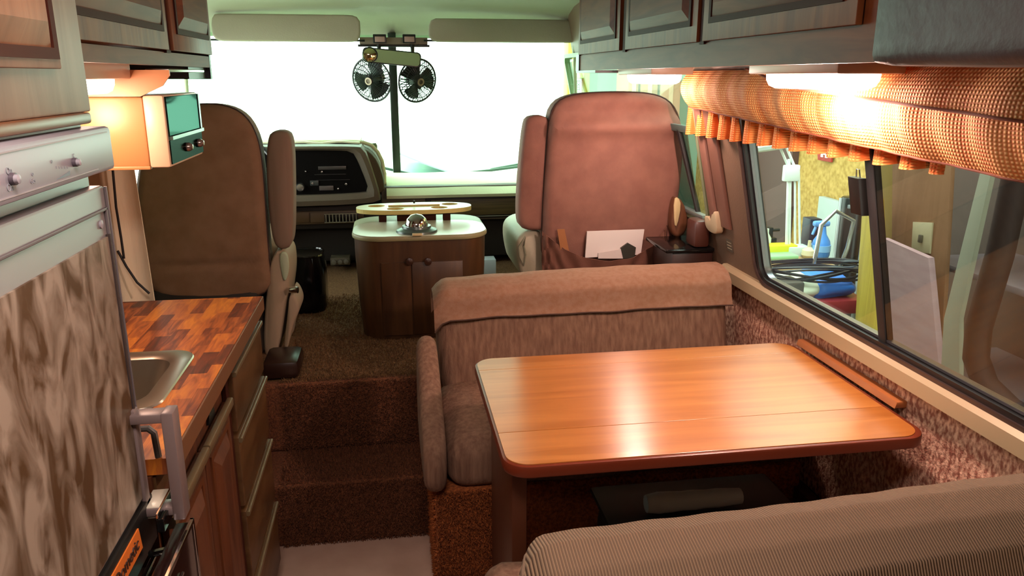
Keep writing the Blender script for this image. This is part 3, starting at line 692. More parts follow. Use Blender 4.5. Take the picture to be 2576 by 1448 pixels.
mk('seat_cushion', cushion(.60, 1.14, yb+.12, yb+.60, .74, .88, .05), seat_fab, ps)
mk('pedestal', boxg(.68, 1.06, yb+.1, yb+.5, .482, .76, .03), dash_dark, ps)
# lever loop
mk('recline_loop', tube([at(px, py, y=yb+.055) for px, py in [(1322, 595), (1306, 622), (1307, 645), (1318, 668), (1322, 640), (1318, 618)]], .004, 6, True), M('loop_grey', '#8c8a74', .5), ps)
# pocket
pl = [(1366, 583), (1385, 600), (1420, 626), (1470, 646), (1530, 655), (1590, 645), (1640, 618), (1672, 580), (1684, 562)]
PL = [at(px, py, y=yb-.03) for px, py in pl]
def pocket(u, v):
    t = u*(len(PL)-1); i = min(int(t), len(PL)-2); p = PL[i].lerp(PL[i+1], t-i)
    e = math.sin(u*math.pi); zb = .66
    z = p.z*(1-v)+zb*v
    wr = .006*math.sin(u*70+v*6)*(1-e*.8)+.004*math.sin((u-.5)*40*(1+v))
    return Vector((p.x+(u-.5)*.00, yb-.012-.040*e*(1-v*.6)+wr, z))
mk('back_pocket', sheet(pocket, 80, 14, .003), M('pocket_velour', '#6c4435', .85, bump=.2, bsc=(400, 400, 400)), ps)
def card(name, pts, y, mat, label, cat, t=.004, z0=None):
    g = prism([(at(px, py, y=y).x, at(px, py, y=y).z) for px, py in pts], fXZ, y, y+t, 0); return mk(name, g, mat, smooth=False, label=label, cat=cat)
card('booklet', [(1477, 582), (1621, 577), (1612, 640), (1472, 648)], 2.966, white, 'white booklet standing in the seat back pocket', 'booklet', .008)
card('paper_sheet', [(1505, 636), (1574, 624), (1580, 650), (1505, 650)], 2.958, M('paper2', '#d9c8c2', .7), 'white folded paper low in the seat back pocket in front of the booklet', 'paper')
card('leaflet', [(1402, 577), (1420, 576), (1432, 632), (1410, 630)], 2.966, M('leaflet', '#9a6136', .6), 'narrow brown leaflet at the left of the seat back pocket', 'leaflet')
card('wallet', [(1562, 624), (1580, 611), (1600, 622), (1596, 650), (1568, 650)], 2.955, M('dark_green', '#2f2b22', .5), 'small dark wallet at the right of the seat back pocket', 'wallet', .012)

ds = thing('captain_seat', 'brown high-backed driver seat behind the end of the kitchen counter', 'seat', (-.7, 2.95, .48))
yd = 2.85
OD = [(345, 420), (372, 330), (420, 280), (480, 262), (555, 262), (610, 285), (642, 335), (655, 400), (664, 520), (672, 640), (690, 760), (380, 770), (345, 650), (335, 520)]
od = smoothpoly([(at(px, py, y=yd).x, at(px, py, y=yd).z) for px, py in OD], 2)
def dzd(uu, vv, d): return .008*math.exp(-((vv-.845)/.012)**2)-.010*math.exp(-((vv-1.1)/.18)**2) if d < yd+.05 else 0
mk('backrest', puffy(od, fXZ, yd, yd+.15, .035, .012, dzd, 90), seat_drv, ds)
mk('piping', tube([(u, yd+.03, v) for u, v in resample(od, 80)], .0035, 6, True), piping, ds)
AL = smoothpoly([(at(px, py, y=yd+.02).x, at(px, py, y=yd+.02).z) for px, py in [(672, 345), (684, 330), (718, 330), (733, 348), (737, 450), (737, 600), (726, 630), (690, 628), (676, 560), (667, 420)]], 2)
mk('folded_armrest', puffy(AL, fXZ, yd+.02, yd+.15, .022, .006), M('armrest_velour', '#7c6656', .85), ds, label='right armrest folded up against the backrest')
mk('side_skirt', puffy(smoothpoly([(at(px, py, y=yd+.04).x, at(px, py, y=yd+.04).z) for px, py in [(684, 630), (722, 630), (731, 690), (722, 760), (700, 900), (660, 900), (668, 760)]], 2), fXZ, yd+.02, yd+.3, .02, .008), M('skirt_tan', '#a08c74', .7), ds)
mk('skirt_inset', puffy(smoothpoly([(at(px, py, y=yd).x, at(px, py, y=yd).z) for px, py in [(700, 636), (722, 636), (727, 680), (716, 716), (706, 690)]], 2), fXZ, yd+.012, yd+.03, .006, .002), M('skirt_green', '#a9b598', .6), ds)
mk('skirt_flap', puffy(smoothpoly([(at(px, py, y=yd+.02).x, at(px, py, y=yd+.02).z) for px, py in [(728, 735), (742, 742), (756, 778), (738, 812), (722, 880), (712, 880), (722, 800)]], 2), fXZ, yd+.02, yd+.2, .012, .004), M('skirt_tan', '', .7), ds)
c = at(736, 730, y=yd); mk('recline_knob', lathe([(.012, 0), (.014, .01), (.012, .03), (.001, .032)], (c.x-.01, yd+.01, c.z), (1, -.3, 0), 12), metal, ds)
mk('seat_cushion', cushion(-.98, -.44, yd+.12, yd+.62, .74, .88, .05), seat_drv, ds)
mk('pedestal', boxg(-.88, -.50, yd+.0, yd+.5, .482, .76, .03), dash_dark, ds)
a = at(690, 890, y=2.75); b = at(762, 955, y=2.75)
mk('base_foot', boxg(-.47, -.345, 2.60, 2.78, .482, .548, .02), M('foot_brown', '#2b1a14', .3), ds)

# side console by passenger
sc_ = thing('side_console', 'dark brown side console with a glossy top right of the passenger seat', 'console', (1.12, 3.0, .48))
mk('body', boxg(1.03, 1.195, 2.72, 2.94, .482, .858, .01), M('side_cons', '#3a2019', .4), sc_)
mk('raised_box', boxg(1.11, 1.17, 2.705, 2.80, .876, .978, .012), M('side_cons2', '#4a261c', .4), sc_)
mk('top', boxg(1.0, 1.19, 2.70, 2.945, .860, .875, .004), blk_gloss, sc_)

# ================================================================ dinette table
tb = thing('dinette_table', 'honey oak laminate dinette table hinged to the right wall', 'table', (.7, 1.72, 0))
zt = .73
to = rrect(.212, 1.150, 1.418, 2.045, .05, 8)
# edge band
V, Fc = prism(rrect(.205, 1.165, 1.410, 2.050, .055, 8), fXY, zt-.030, zt-.002, .006); mk('edge_band', (V, Fc), oak_edge, tb)
def clip_leaf(ya, yb_):
    pts = []
    n_ = len(to)
    def cl(pts, f):
        out = []
        for i in range(len(pts)):
            a, b = pts[i], pts[(i+1) % len(pts)]
            fa, fb = f(a), f(b)
            if fa >= 0: out.append(a)
            if fa*fb < 0: t = fa/(fa-fb); out.append((a[0]+(b[0]-a[0])*t, a[1]+(b[1]-a[1])*t))
        return out
    return cl(cl(to, lambda p: p[1]-ya), lambda p: yb_-p[1])
for ya, yb_ in ((1.0, 1.5705), (1.572, 1.9565), (1.958, 2.2)):
    mk('leaf', prism(clip_leaf(ya, yb_), fXY, zt-.008, zt, .0007), oak, tb, smooth=False)
mk('wall_cleat', prism([(1.172, .728), (1.204, .728), (1.204, .744), (1.176, .744)], fXZ, 1.56, 2.03, .002), M('cleat', '#b4713f', .4, col2='#9c5a32', kind='wood', sc=(20, 3, 20)), tb)
mk('leg_panel', boxg(.232, .266, 1.50, 1.86, .0, zt-.030, .004), M('leg_wood', '#532c1a', .4), tb)
mk('under_frame', boxg(.30, 1.10, 1.60, 1.86, zt-.06, zt-.03, .004), dash_dark, tb)

# ================================================================ front bench
fb = thing('dinette_bench', 'brown upholstered dinette bench facing the camera beyond the table', 'bench', (.65, 2.3, 0), 'dinette benches')
def bench_out(x0, x1, z0, z1, crown): 
    pts = [(x0+.02, z0), (x1, z0), (x1, z1-.01), (x1-.02, z1)]
    for k in range(9, 0, -1):
        t = k/10; pts.append((x0+(x1-x0)*t, z1-.022+crown*math.sin(min(1, t*1.25)*math.pi/2)))
    pts += [(x0+.035, z1-.028), (x0+.006, z1-.05), (x0-.002, z1-.09)]
    return pts
def tiltb(yb_, k): return lambda u, v, d: Vector((u, d+(v-.83)*k, v))
g = puffy(smoothpoly(bench_out(.122, 1.135, .36, .850, .022), 2), lambda u, v, d: Vector((u, d+(v-.85)*.22, v)), 2.44, 2.615, .05, .012, None, 90)
mk('backrest', g, bench_fab, fb)
# top cover band following backrest
def band(u, v):
    x = .118+u*1.018; t = x
    zt_ = .8535-.022+.022*math.sin(min(1, u*1.25)*math.pi/2)-.035*max(0, (.05-u)/.05)**2+.001*math.sin(u*40)
    prof = [(2.62, -.10), (2.622, -.05), (2.605, -.012), (2.56, .003), (2.51, .005), (2.452, -.008), (2.420, -.035), (2.408, -.085), (2.396, -.112+.012*(1-u)+.003*math.sin(u*9))]
    s_ = v*(len(prof)-1); i = min(int(s_), len(prof)-2); f_ = s_-i
    y = prof[i][0]*(1-f_)+prof[i+1][0]*f_; z = prof[i][1]*(1-f_)+prof[i+1][1]*f_
    return (x, y+.0025*math.sin(u*25+v*9), zt_+z)
mk('top_cover', sheet(band, 60, 32, .004), bench_top, fb, label='smooth tan cloth cover over the top of the backrest')
mk('cover_seam', tube([Vector(band(k/40, 1))-Vector((0, .003, 0)) for k in range(41)], .0025, 6), M('seam', '#4c3429', .9), fb)
mk('seat_cushion', cushion(.128, 1.19, 1.945, 2.44, .375, .525, .05, .015, 3, 26, .003), bench_fab, fb)
bp = smoothpoly([(1.905, .36), (2.33, .36), (2.37, .50), (2.37, .69), (2.33, .715), (2.28, .70), (2.12, .60), (1.97, .55), (1.90, .50)], 3)
mk('end_bolster', puffy(bp, fYZ, .055, .118, .028, .006, None, 72), bench_fab, fb)
mk('base', boxg(.085, 1.19, 1.955, 2.60, .002, .375, .012), carpet_base, fb, label='rust carpet covered base')
V, Fc = tufts('p', [((.086, 1.955, .003), (.22, 0, 0), (0, 0, .37), (0, -1, 0), 9000), ((.085, 1.955, .003), (0, .4, 0), (0, 0, .37), (-1, 0, 0), 3000)], 0, carpet_base, seed=3)
o = rawmesh('base_pile', V, Fc, carpet_base, WO[fb.name], fb); o['kind'] = 'stuff'
# ================================================================ rear bench (nearest)
rb = thing('dinette_bench', 'tan corduroy dinette bench in the foreground, seen from behind', 'bench', (.7, 1.1, 0), 'dinette benches')
def rbk(u, v):
    x = .158+u*1.02
    crown = .020*math.sin(min(1, u*1.2)*math.pi/2)+.018*u
    e = max(0, (.05-u)/.05)**1.3
    prof = [(1.035, -.38), (1.035, -.16), (1.032, -.06), (1.005, -.015), (.955, .0), (.90, -.010), (.852, -.036), (.832, -.075), (.822, -.13), (.816, -.22), (.812, -.42)]
    s_ = v*(len(prof)-1); i = min(int(s_), len(prof)-2); f_ = s_-i
    f_ = f_*f_*(3-2*f_)*.4+f_*.6
    y = prof[i][0]*(1-f_)+prof[i+1][0]*f_; z = prof[i][1]*(1-f_)+prof[i+1][1]*f_
    yc = .925; y = yc+(y-yc)*(1-.45*e*e); z = z*(1)-.05*e*e
    wr = .0006*math.sin(u*60+v*7)+.0015*math.sin(u*9+v*3)
    return (x-.0+.0, y+wr, .848+crown+z+wr)
mk('backrest', sheet(rbk, 90, 60, .006), cord, rb)
endp = [rbk(0, k/40) for k in range(41)]
def endc(u, v):
    k = u*40; i = min(int(k), 39); p = Vector(endp[i]).lerp(Vector(endp[i+1]), k-i)
    c = Vector((.158, .925, .62)); q = p.lerp(c, v); q.x = .158-.012*math.sin(v*math.pi)+.004*math.sin(u*30); return q
mk('end_panel', sheet(endc, 40, 8, .003), M('cord_plain', '#7a6350', .9, bump=.3, bsc=(300, 300, 300)), rb)
mk('corner_fold', tube([(.176, .99, .812), (.168, .955, .808), (.165, .93, .796), (.170, .905, .792), (.167, .88, .775), (.164, .85, .73)], [.005, .008, .008, .006, .007, .006], 8), M('cord_plain', '', .9), rb)
mk('end_piping', tube([Vector(p)+Vector((-.003, 0, 0)) for p in endp], .004, 6), M('cord_plain', '', .9), rb)
mk('seat_cushion', cushion(.15, 1.19, 1.05, 1.42, .375, .52, .05, .015, 5, 20, .003), bench_fab, rb)
mk('base', boxg(.135, 1.19, .82, 1.40, .002, .375, .01), carpet_base, rb)
# things under the table
ub = thing('storage_bin', 'dark rounded plastic storage bin on the floor under the table', 'bin', (.70, 1.70, 0))
mk('shell', boxg(.50, .98, 1.60, 1.80, .002, .42, .05, 4), M('bin_dark', '#15191a', .5), ub)
mk('lid', boxg(.49, .99, 1.59, 1.81, .42, .44, .01, 2), M('bin_dark', '', .5), ub)
rl = [(.595+.016*math.sin(k)*0+.25*k/8, 1.655+.0*k, .468) for k in range(9)]
mk('cloth_roll', tube(rl, [.022, .027, .026, .024, .025, .023, .024, .022, .02], 12), M('roll_grey', '#a9b0ae', .8), label='pale grey rolled cloth lying on the dark bin under the table', cat='cloth')

# ================================================================ right overhead cabinets
oc = thing('overhead_cabinet', 'dark wood overhead cabinet run above the dinette window', 'cabinet', (.9, 2.1, 1.52))
XR = .75
yy = lambda px, py=130: at(px, py, x=XR).y
yA, yB = 1.105, 3.10
mk('carcass', join(boxg(XR+.004, .975, yA, yB, 1.56, 1.865), boxg(XR, XR+.02, yA, yB, 1.52, 1.575)), cab_wood, oc, smooth=False)
mk('end_bracket', join(boxg(XR-.004, XR+.016, yB, yB+.05, 1.518, 1.58), boxg(XR-.002, 1.0, yB-.25, yB+.05, 1.510, 1.519)), blk, oc, smooth=False)
mk('underside', boxg(XR+.02, 1.04, yA, yB, 1.548, 1.56), cab_wood, oc, smooth=False)
def raised_door(parent, X_, sgn, y0, y1, z0, z1, mw, mp, mm, st=.045, name='door'):
    """door on plane x=X_, facing sgn"""
    f = lambda y, z, d: Vector((X_+sgn*d, y, z))
    d = mk(name, prism([(y0, z0), (y1, z0), (y1, z1), (y0, z1)], f, 0, .012, .002), mw, parent)
    a0, a1, b0, b1 = y0+st, y1-st, z0+st, z1-st
    def ringf(i, o, d0, d1):
        A = [(a0-o, b0-o), (a1+o, b0-o), (a1+o, b1+o), (a0-o, b1+o)]; I = [(a0+i, b0+i), (a1-i, b0+i), (a1-i, b1-i), (a0+i, b1-i)]
        V = [f(*p, d0) for p in A]+[f(*p, d1) for p in A]+[f(*p, d1) for p in I]+[f(*p, d0) for p in I]; Fc = []
        for k in range(3):
            for q in range(4): r = (q+1) % 4; Fc.append([k*4+q, k*4+r, (k+1)*4+r, (k+1)*4+q])
        return V, Fc
    mk('moulding', ringf(.006, .007, .0115, .016), mm, d, smooth=False)
    # bevelled raised field
    i0, i1 = .006, .034
    A = [(a0+i0, b0+i0), (a1-i0, b0+i0), (a1-i0, b1-i0), (a0+i0, b1-i0)]; I = [(a0+i1, b0+i1), (a1-i1, b0+i1), (a1-i1, b1-i1), (a0+i1, b1-i1)]
    V = [f(*p, .0125) for p in A]+[f(*p, .024) for p in I]; Fc = [[q, (q+1) % 4, 4+(q+1) % 4, 4+q] for q in range(4)]+[[4, 5, 6, 7]]
    mk('raised_panel', (V, Fc), mp, d, smooth=False)
    return d
yc = [yy(1462), yy(1566), yy(1580), yy(1762), yy(1775), 1.20]
zb = 1.578
for a_, b_ in ((yc[1], yc[0]), (yc[3], yc[2]), (yc[5], yc[4])):
    raised_door(oc, XR, -1, a_, b_-.004, zb, 1.86, cab_wood_v, cab_wood, dark_mould)
for px in (1573, 1768): y_ = yy(px); mk('stile', boxg(XR-.005, XR+.002, y_-.014, y_+.014, 1.572, 1.86), dark_mould, oc, smooth=False)
# padded dark end panel
pb = mk('padded_panel', cushion(.70, .985, .15, 1.10, 1.512, 1.862, .018, .004, 2, 16, .0008), vinyl_pad, label='dark bluish padded vinyl panel filling the top right corner', cat='panel')
# lamps
def lamp(x0, x1, y0, y1, zb_, label, grp):
    l = thing('cabinet_lamp', label, 'lamp', ((x0+x1)/2, (y0+y1)/2, zb_-.05), grp)
    mk('lamp_base', boxg(x0-.02, x1+.02, y0-.025, y1+.025, zb_-.012, zb_+.030, .004), M('lamp_plate', '#c3a58c', .4), l)
    Z0 = zb_-.012
    o1 = rrect(x0, x1, y0, y1, .03, 5); cx, cy = (x0+x1)/2, (y0+y1)/2
    mk('diffuser', ringsg([[Vector((cx+(u-cx)*s_, cy+(v-cy)*s_, z)) for u, v in o1] for s_, z in ((1, Z0), (.99, Z0-.012), (.93, Z0-.024), (.8, Z0-.030))]), M('lit_diffuser', '#fff2e6', .5, emit='#ffece0', es=5), l, label='white diffuser glowing brightly')
lamp(.84, .94, 2.46, 2.78, 1.515, 'lit white under-cabinet lamp nearer the passenger seat', 'under-cabinet lamps')
lamp(.84, .94, 1.40, 1.72, 1.515, 'lit white under-cabinet lamp above the table, the larger bright one', 'under-cabinet lamps')
lamp(-.70, -.58, 1.60, 1.86, 1.505, 'lit white lamp under the left cabinet behind the oven', 'under-cabinet lamps')

# ================================================================ valance and curtain
wv = M('orange_weave', '#c0601a', .8, col2='#f2c078', kind='weave', sc=(0, 36, 46), bump=.6, mixr=(-.1, .75))
nt = wv.node_tree; bs = nt.nodes['Principled BSDF']
tr2 = nt.nodes.new('ShaderNodeBsdfTranslucent'); tr2.inputs[0].default_value = rgb('#e08a35'); mxs = nt.nodes.new('ShaderNodeMixShader'); mxs.inputs[0].default_value = .25
nt.links.new(bs.outputs[0], mxs.inputs[1]); nt.links.new(tr2.outputs[0], mxs.inputs[2]); nt.links.new(mxs.outputs[0], nt.nodes['Material Output'].inputs[0])
va = thing('window_valance', 'orange woven fabric valance in two overlapping layers above the dinette window', 'valance', (1.0, 1.6, 1.3))
def val_low(u, v):
    y = 2.70-u*2.2; xb = 1.035-.04*u
    z0 = 1.515; z1 = 1.397-.062*min(1, (u*2.2)/1.6)-.02*max(0, u-.73)
    z = z0+(z1-z0)*v
    bul = .035*math.sin(math.pi*min(1, v*1.0))**.8
    endr = max(0, 1-u/.03)
    w_ = .004*math.sin(y*26)+.003*math.sin(y*61+v*4)
    return (xb-bul*(1-.5*endr**2)+w_+(.03*endr**2), y, z)
mk('lower_layer', sheet(val_low, 120, 14, .004), wv, va)
def val_up(u, v):
    y = 2.0-u*1.6; x = .972-.038*v
    z0 = 1.516; z1 = 1.473-.055*(1.74-y)+.12*max(0, y-1.74)
    return (x-.012*math.sin(math.pi*v)+.003*math.sin(y*33), y, z0+(z1-z0)*v)
mk('upper_layer', sheet(val_up, 90, 8, .004), wv, va)
hem = M('hem_brown', '#6b2f12', .9)
mk('upper_hem', tube([Vector(val_up(k/60, 1))+Vector((-.002, 0, -.001)) for k in range(61)], .0028, 6), hem, va)
mk('lower_hem', tube([Vector(val_low(.02+k/60*.98, 1))+Vector((-.002, 0, 0)) for k in range(61)], .0022, 6), hem, va)
def pleat(u, v):
    y = 2.80-u*1.42; ph = y*2*math.pi/.095
    s_ = math.sin(ph); s_ = math.copysign(abs(s_)**.3, s_)
    return (1.088+(.027)*s_*(.7+.3*v), y, 1.43+(1.296+.018*u-1.43)*v+.003*s_*v)
cu = M('orange_pleats', '#d9641f', .8, col2='#eda55a', kind='weave', sc=(0, 36, 46), bump=.7, mixr=(-.1, .75))
mk('pleated_curtain', sheet(pleat, 260, 6, .003), cu, label='orange pleated woven curtain edge hanging behind the valance', cat='curtain')

# ================================================================ left side: refrigerator
XF = -.40
fg = thing('refrigerator', 'silver refrigerator with a brown marbled door panel on the left', 'refrigerator', (-.7, .7, .80))
ye = 1.165; yn = .30
mk('case', boxg(-1.19, XF-.022, yn, ye+.01, .74, 1.44, .004), silver, fg)
f = lambda y, z, d: Vector((XF+d, y, z))
zt_ = 1.352; zb_ = .80
dr = mk('door', prism(rrect(yn, ye, zb_, zt_, .008, 2), f, -.02, 0, .003), silver, fg)
mk('door_moulding', join(*[prism([(a_, b_), (c_, b_), (c_, d_), (a_, d_)], f, 0, .004, .001) for a_, b_, c_, d_ in ((yn, 1.318, ye-.012, 1.322), (ye-.016, .85, ye-.011, 1.322), (ye-.006, .85, ye-.002, 1.35))]), M('grey_line', '#5c5455', .4), dr, smooth=False)
mk('marbled_panel', prism([(yn, .876), (ye-.020, .876), (ye-.020, 1.282), (yn, 1.282)], f, 0, .003), M('marble_laminate', '#4e3822', .35, col2='#988877', kind='marble', sc=(20, 20, 9), det=12, mixr=(.38, .62), coat=.1), dr, smooth=False)
mk('marble_trim', join(prism([(ye-.022, .85), (ye-.017, .85), (ye-.017, 1.285), (ye-.022, 1.285)], f, 0, .006, .001)), M('trim_dk', '#3a302d', .4), dr, smooth=False)
c = f(ye-.035, 1.302, 0); mk('door_screw', lathe([(.006, 0), (.006, .002), (.001, .003)], c, (1, 0, 0), 10), silver2, dr)
mk('bottom_band', prism([(yn, .790), (ye-.004, .790), (ye-.004, .870), (yn, .870)], f, -.005, .008, .003), blk, dr)
lb = mk('name_strip', prism([(.80, .820), (1.088, .820), (1.082, .856), (.80, .856)], f, .008, .010), M('orange_strip', '#d9722a', .4), dr, smooth=False)
LS = 1.12; pe = at(343, 1358, x=XF+.011); pq = at(293, 1436, x=XF+.011)
text('lettering', 'Dometic', (pe.y-pq.y)/3.3*LS, Vector(((pe.x+pq.x)/2, (pe.y+pq.y)/2, .839)), (0, 1, 0), (0, 0, 1), M('lettering', '#3a2418', .5), dr); print('LET', pe, pq)
ph_ = mk('control_panel', boxg(-1.0, XF+.012, yn, ye+.020, 1.372, 1.432, .006), silver2, fg)
mk('panel_lines', join(prism([(yn, 1.424), (ye, 1.424), (ye, 1.4255), (yn, 1.4255)], f, .012, .013), prism([(yn, 1.379), (ye-.05, 1.379), (ye-.05, 1.3805), (yn, 1.3805)], f, .012, .013)), M('pl', '#8d8588', .4), fg, smooth=False)
def CP(px, py): return at(px, py, x=XF+.012)
for px, py, r in ((27, 450, .0065), (184, 408, .0055)):
    c = CP(px, py); mk('dial', lathe([(r, 0), (r, .005), (.001, .006)], c, (1, 0, 0), 14), M('dial_dark', '#4b434b', .4), fg)
    mk('dial_cap', lathe([(r*.75, .005), (r*.75, .009), (.001, .010)], c-Vector((0, .002, 0)), (1, 0, 0), 14), silver2, fg)
inkm = M('panel_ink', '#7d7f86', .5)
for px, py, t_, s_ in ((22, 430, 'On', .010), (25, 472, 'Off', .011), (81, 437, 'o', .008), (82, 455, 'Gas', .008), (129, 405, 'o', .008), (185, 392, 'C', .007)):
    text('print', t_, s_, CP(px, py)+Vector((.0004, 0, 0)), (0, 1, 0), (0, 0, 1), inkm, fg, .0002)
mk('print_scale', join(*[prism([(CP(px, 418-(px-140)*.15).y, CP(px, 418).z-.003), (CP(px, 418).y+.002, CP(px, 418).z-.003), (CP(px, 418).y+.002, CP(px, 418).z), (CP(px, 418).y, CP(px, 418).z)], lambda y, z, d: Vector((XF+.012+d, y, z)), 0, .0004) for px in (140, 147, 154, 161, 168)]), inkm, fg, smooth=False)
w1, w2_, w3_ = CP(142, 452), CP(175, 430), CP(175, 440)
mk('wedge_mark', ([w1, w2_, w3_, w1+Vector((.0006, 0, 0)), w2_+Vector((.0006, 0, 0)), w3_+Vector((.0006, 0, 0))], [[0, 1, 2], [3, 4, 5], [0, 1, 4, 3], [1, 2, 5, 4], [2, 0, 3, 5]]), M('wedge_ink', '#65757c', .5), fg, smooth=False)
# handle
h0 = (ye-.025)
def hb_(x0, x1, y0, y1, z0, z1): return boxg(x0, x1, y0, y1, z0, z1, .003)
mk('handle', join(hb_(XF, XF+.062, ye-.038, ye-.008, 1.000, 1.015), hb_(XF, XF+.062, ye-.038, ye-.008, .846, .860), hb_(XF+.046, XF+.064, ye-.04, ye-.006, .838, 1.017), hb_(XF, XF+.008, ye-.03, ye-.01, .84, 1.02)), M('handle_taupe', '#7c6c69', .4, .2), dr)
# drop-down silver panel and black chromed oven beneath
lo = thing('oven', 'black oven front with chrome edges below the refrigerator', 'oven', (-.7, .9, 0))
mk('body', boxg(-1.19, -.36, .40, 1.165, .002, .738, .006), M('oven_black', '#1a1411', .3), lo)
mk('door', boxg(-.362, -.338, .55, 1.160, .20, .815, .004), M('oven_door', '#241412', .15), lo)
mk('chrome_edge', join(boxg(-.340, -.334, .55, 1.162, .812, .820, .001), boxg(-.340, -.334, 1.156, 1.163, .20, .82, .001)), metal, lo, smooth=False)
mk('chrome_strip', boxg(-.398, -.390, .55, 1.160, .768, .772, .001), metal, lo, smooth=False)
mk('silver_flap', boxg(-.395, -.378, .45, 1.075, .70, .778, .004), silver, lo)
mk('door_hinge', tube([(-.385, 1.10, .80), (-.368, 1.12, .792), (-.37, 1.135, .775), (-.36, 1.10, .765)], .006, 8), metal, lo)
mk('chrome_strip', boxg(-.337, -.334, .6, 1.08, .775, .778), metal, lo, smooth=False)
# upper left tall cabinet
uc = thing('tall_cabinet', 'pale wood cabinet with a raised panel door above the refrigerator', 'cabinet', (-.7, .7, 1.44))
mk('carcass', boxg(-1.19, XF-.008, yn, 1.178, 1.452, 1.86, .003), fr_wood, uc)
mk('base_moulding', boxg(-1.0, XF-.002, yn, 1.160, 1.437, 1.452, .004), M('mould_brown', '#6b4226', .4), uc)
raised_door(uc, XF-.008, 1, .35, 1.065, 1.508, 1.85, fr_wood, fr_wood2, M('mould_red', '#3d1a10', .6, spec=.15), .018)

# ================================================================ left overhead cabinets
lc = thing('overhead_cabinet', 'dark wood overhead cabinet above the sink on the left', 'cabinet', (-.8, 1.8, 1.52))
XL = -.50; yl = lambda px, py=125: at(px, py, x=XL).y
mk('carcass', join(boxg(-1.19, XL-.004, 1.19, 2.41, 1.56, 1.865), boxg(XL-.02, XL, 1.19, 2.40, 1.522, 1.552)), cab_wood, lc, smooth=False)
mk('end_bracket', join(boxg(-1.1, XL, 2.405, 2.425, 1.49, 1.56), boxg(-.95, XL-.012, 2.20, 2.42, 1.492, 1.53)), blk, lc, smooth=False)
a_, b_, c_ = yl(228), yl(412), yl(420)
raised_door(lc, XL, 1, 1.25, b_, 1.556, 1.855, cab_wood_v, cab_wood, dark_mould)
raised_door(lc, XL, 1, c_+.012, 2.395, 1.556, 1.855, cab_wood_v, cab_wood, dark_mould)
mk('stile', boxg(XL-.002, XL+.006, b_+.001, c_+.010, 1.550, 1.86), dark_mould, lc, smooth=False)
# toaster oven under cabinet
ov = thing('toaster_oven', 'cream-sided toaster oven with mirrored glass door hung under the left cabinet', 'oven', (-.65, 2.05, 1.28))
y0, y1 = 1.89, 2.215
mk('case', boxg(-.86, XL-.045, y0, y1, 1.298, 1.455, .006), oven_side, ov)
mk('front_bezel', boxg(XL-.045, XL, y0-.002, y1+.002, 1.296, 1.458, .006), M('bezel_cream', '#dcb896', .35), ov)
fo = lambda y, z, d: Vector((XL+d, y, z))
dv = mk('glass_door', prism([(y0+.006, 1.365), (y1-.006, 1.365), (y1-.006, 1.454), (y0+.006, 1.454)], fo, 0, .004, .001), glossy('mirror_glass', (.030, .062, .052), .05), ov, smooth=False)
mk('door_frame', join(prism([(y1-.02, 1.365), (y1-.006, 1.365), (y1-.006, 1.454), (y1-.02, 1.454)], fo, .004, .006), prism([(y0+.006, 1.358), (y1-.006, 1.358), (y1-.006, 1.366), (y0+.006, 1.366)], fo, 0, .010)), M('frame_grey', '#4c5a54', .3, .6), dv, smooth=False)
mk('control_panel', prism([(y0+.006, 1.303), (y1-.006, 1.303), (y1-.006, 1.357), (y0+.006, 1.357)], fo, 0, .003), glossy('ctl_dark', (.022, .030, .027), .2), ov, smooth=False)
for y_ in (y0+.15, y0+.27): mk('knob', lathe([(.011, 0), (.011, .006), (.006, .014), (.001, .015)], fo(y_, 1.33, .003), (1, 0, 0), 14), M('knob_pink', '#a8958e', .2, .8), ov)
mk('hinge_strip', boxg(-.86, XL-.045, y0-.001, y0+.02, 1.292, 1.300, .002), oven_side, ov)
mk('hanger_plate', prism([(-.86, 1.455), (XL-.045, 1.455), (XL+.005, 1.478), (XL+.022, 1.500), (XL+.022, 1.512), (-.86, 1.512)], fXZ, y0-.012, y0-.006), M('hanger', '#c98455', .4), ov, smooth=False)
mk('hanger_rail', boxg(XL-.03, XL+.02, y0-.006, y1+.02, 1.508, 1.515, .002), steel, ov)
mk('hanger_bracket', boxg(-.62, -.585, 1.75, y0-.0, 1.506, 1.522, .002), M('hanger2', '#c98a78', .4), ov)

# ================================================================ counter, sink, base cabinets
ct = thing('kitchen_counter', 'butcher-block patterned counter beside the refrigerator', 'counter', (-.8, 1.7, .87))
cm = bpy.data.materials.new('butcher_block'); cm.use_nodes = True; nt = cm.node_tree; N = nt.nodes; L = nt.links; b = N['Principled BSDF']; b.inputs['Roughness'].default_value = .35
tcn = N.new('ShaderNodeTexCoord'); mp = N.new('ShaderNodeMapping'); L.new(tcn.outputs['Object'], mp.inputs[0]); mp.inputs['Rotation'].default_value = (0, 0, math.radians(90))
br_ = N.new('ShaderNodeTexBrick'); br_.inputs['Scale'].default_value = 1; br_.inputs['Brick Width'].default_value = .13; br_.inputs['Row Height'].default_value = .034; br_.inputs['Mortar Size'].default_value = 0.0
br_.inputs['Color1'].default_value = (0, 0, 0, 1); br_.inputs['Color2'].default_value = (1, 1, 1, 1); br_.offset = .37; L.new(mp.outputs[0], br_.inputs[0])
no = N.new('ShaderNodeTexNoise'); mp3 = N.new('ShaderNodeMapping'); mp3.inputs['Scale'].default_value = (60, 9, 10); mp3.inputs['Rotation'].default_value = (0, 0, .45); L.new(tcn.outputs['Object'], mp3.inputs[0]); L.new(mp3.outputs[0], no.inputs[0]); no.inputs['Distortion'].default_value = 1.2; no.inputs['Detail'].default_value = 5; no.inputs['Scale'].default_value = 1
ma = N.new('ShaderNodeMath'); ma.operation = 'MULTIPLY_ADD'; ma.inputs[1].default_value = .62; L.new(br_.outputs['Color'], ma.inputs[0])
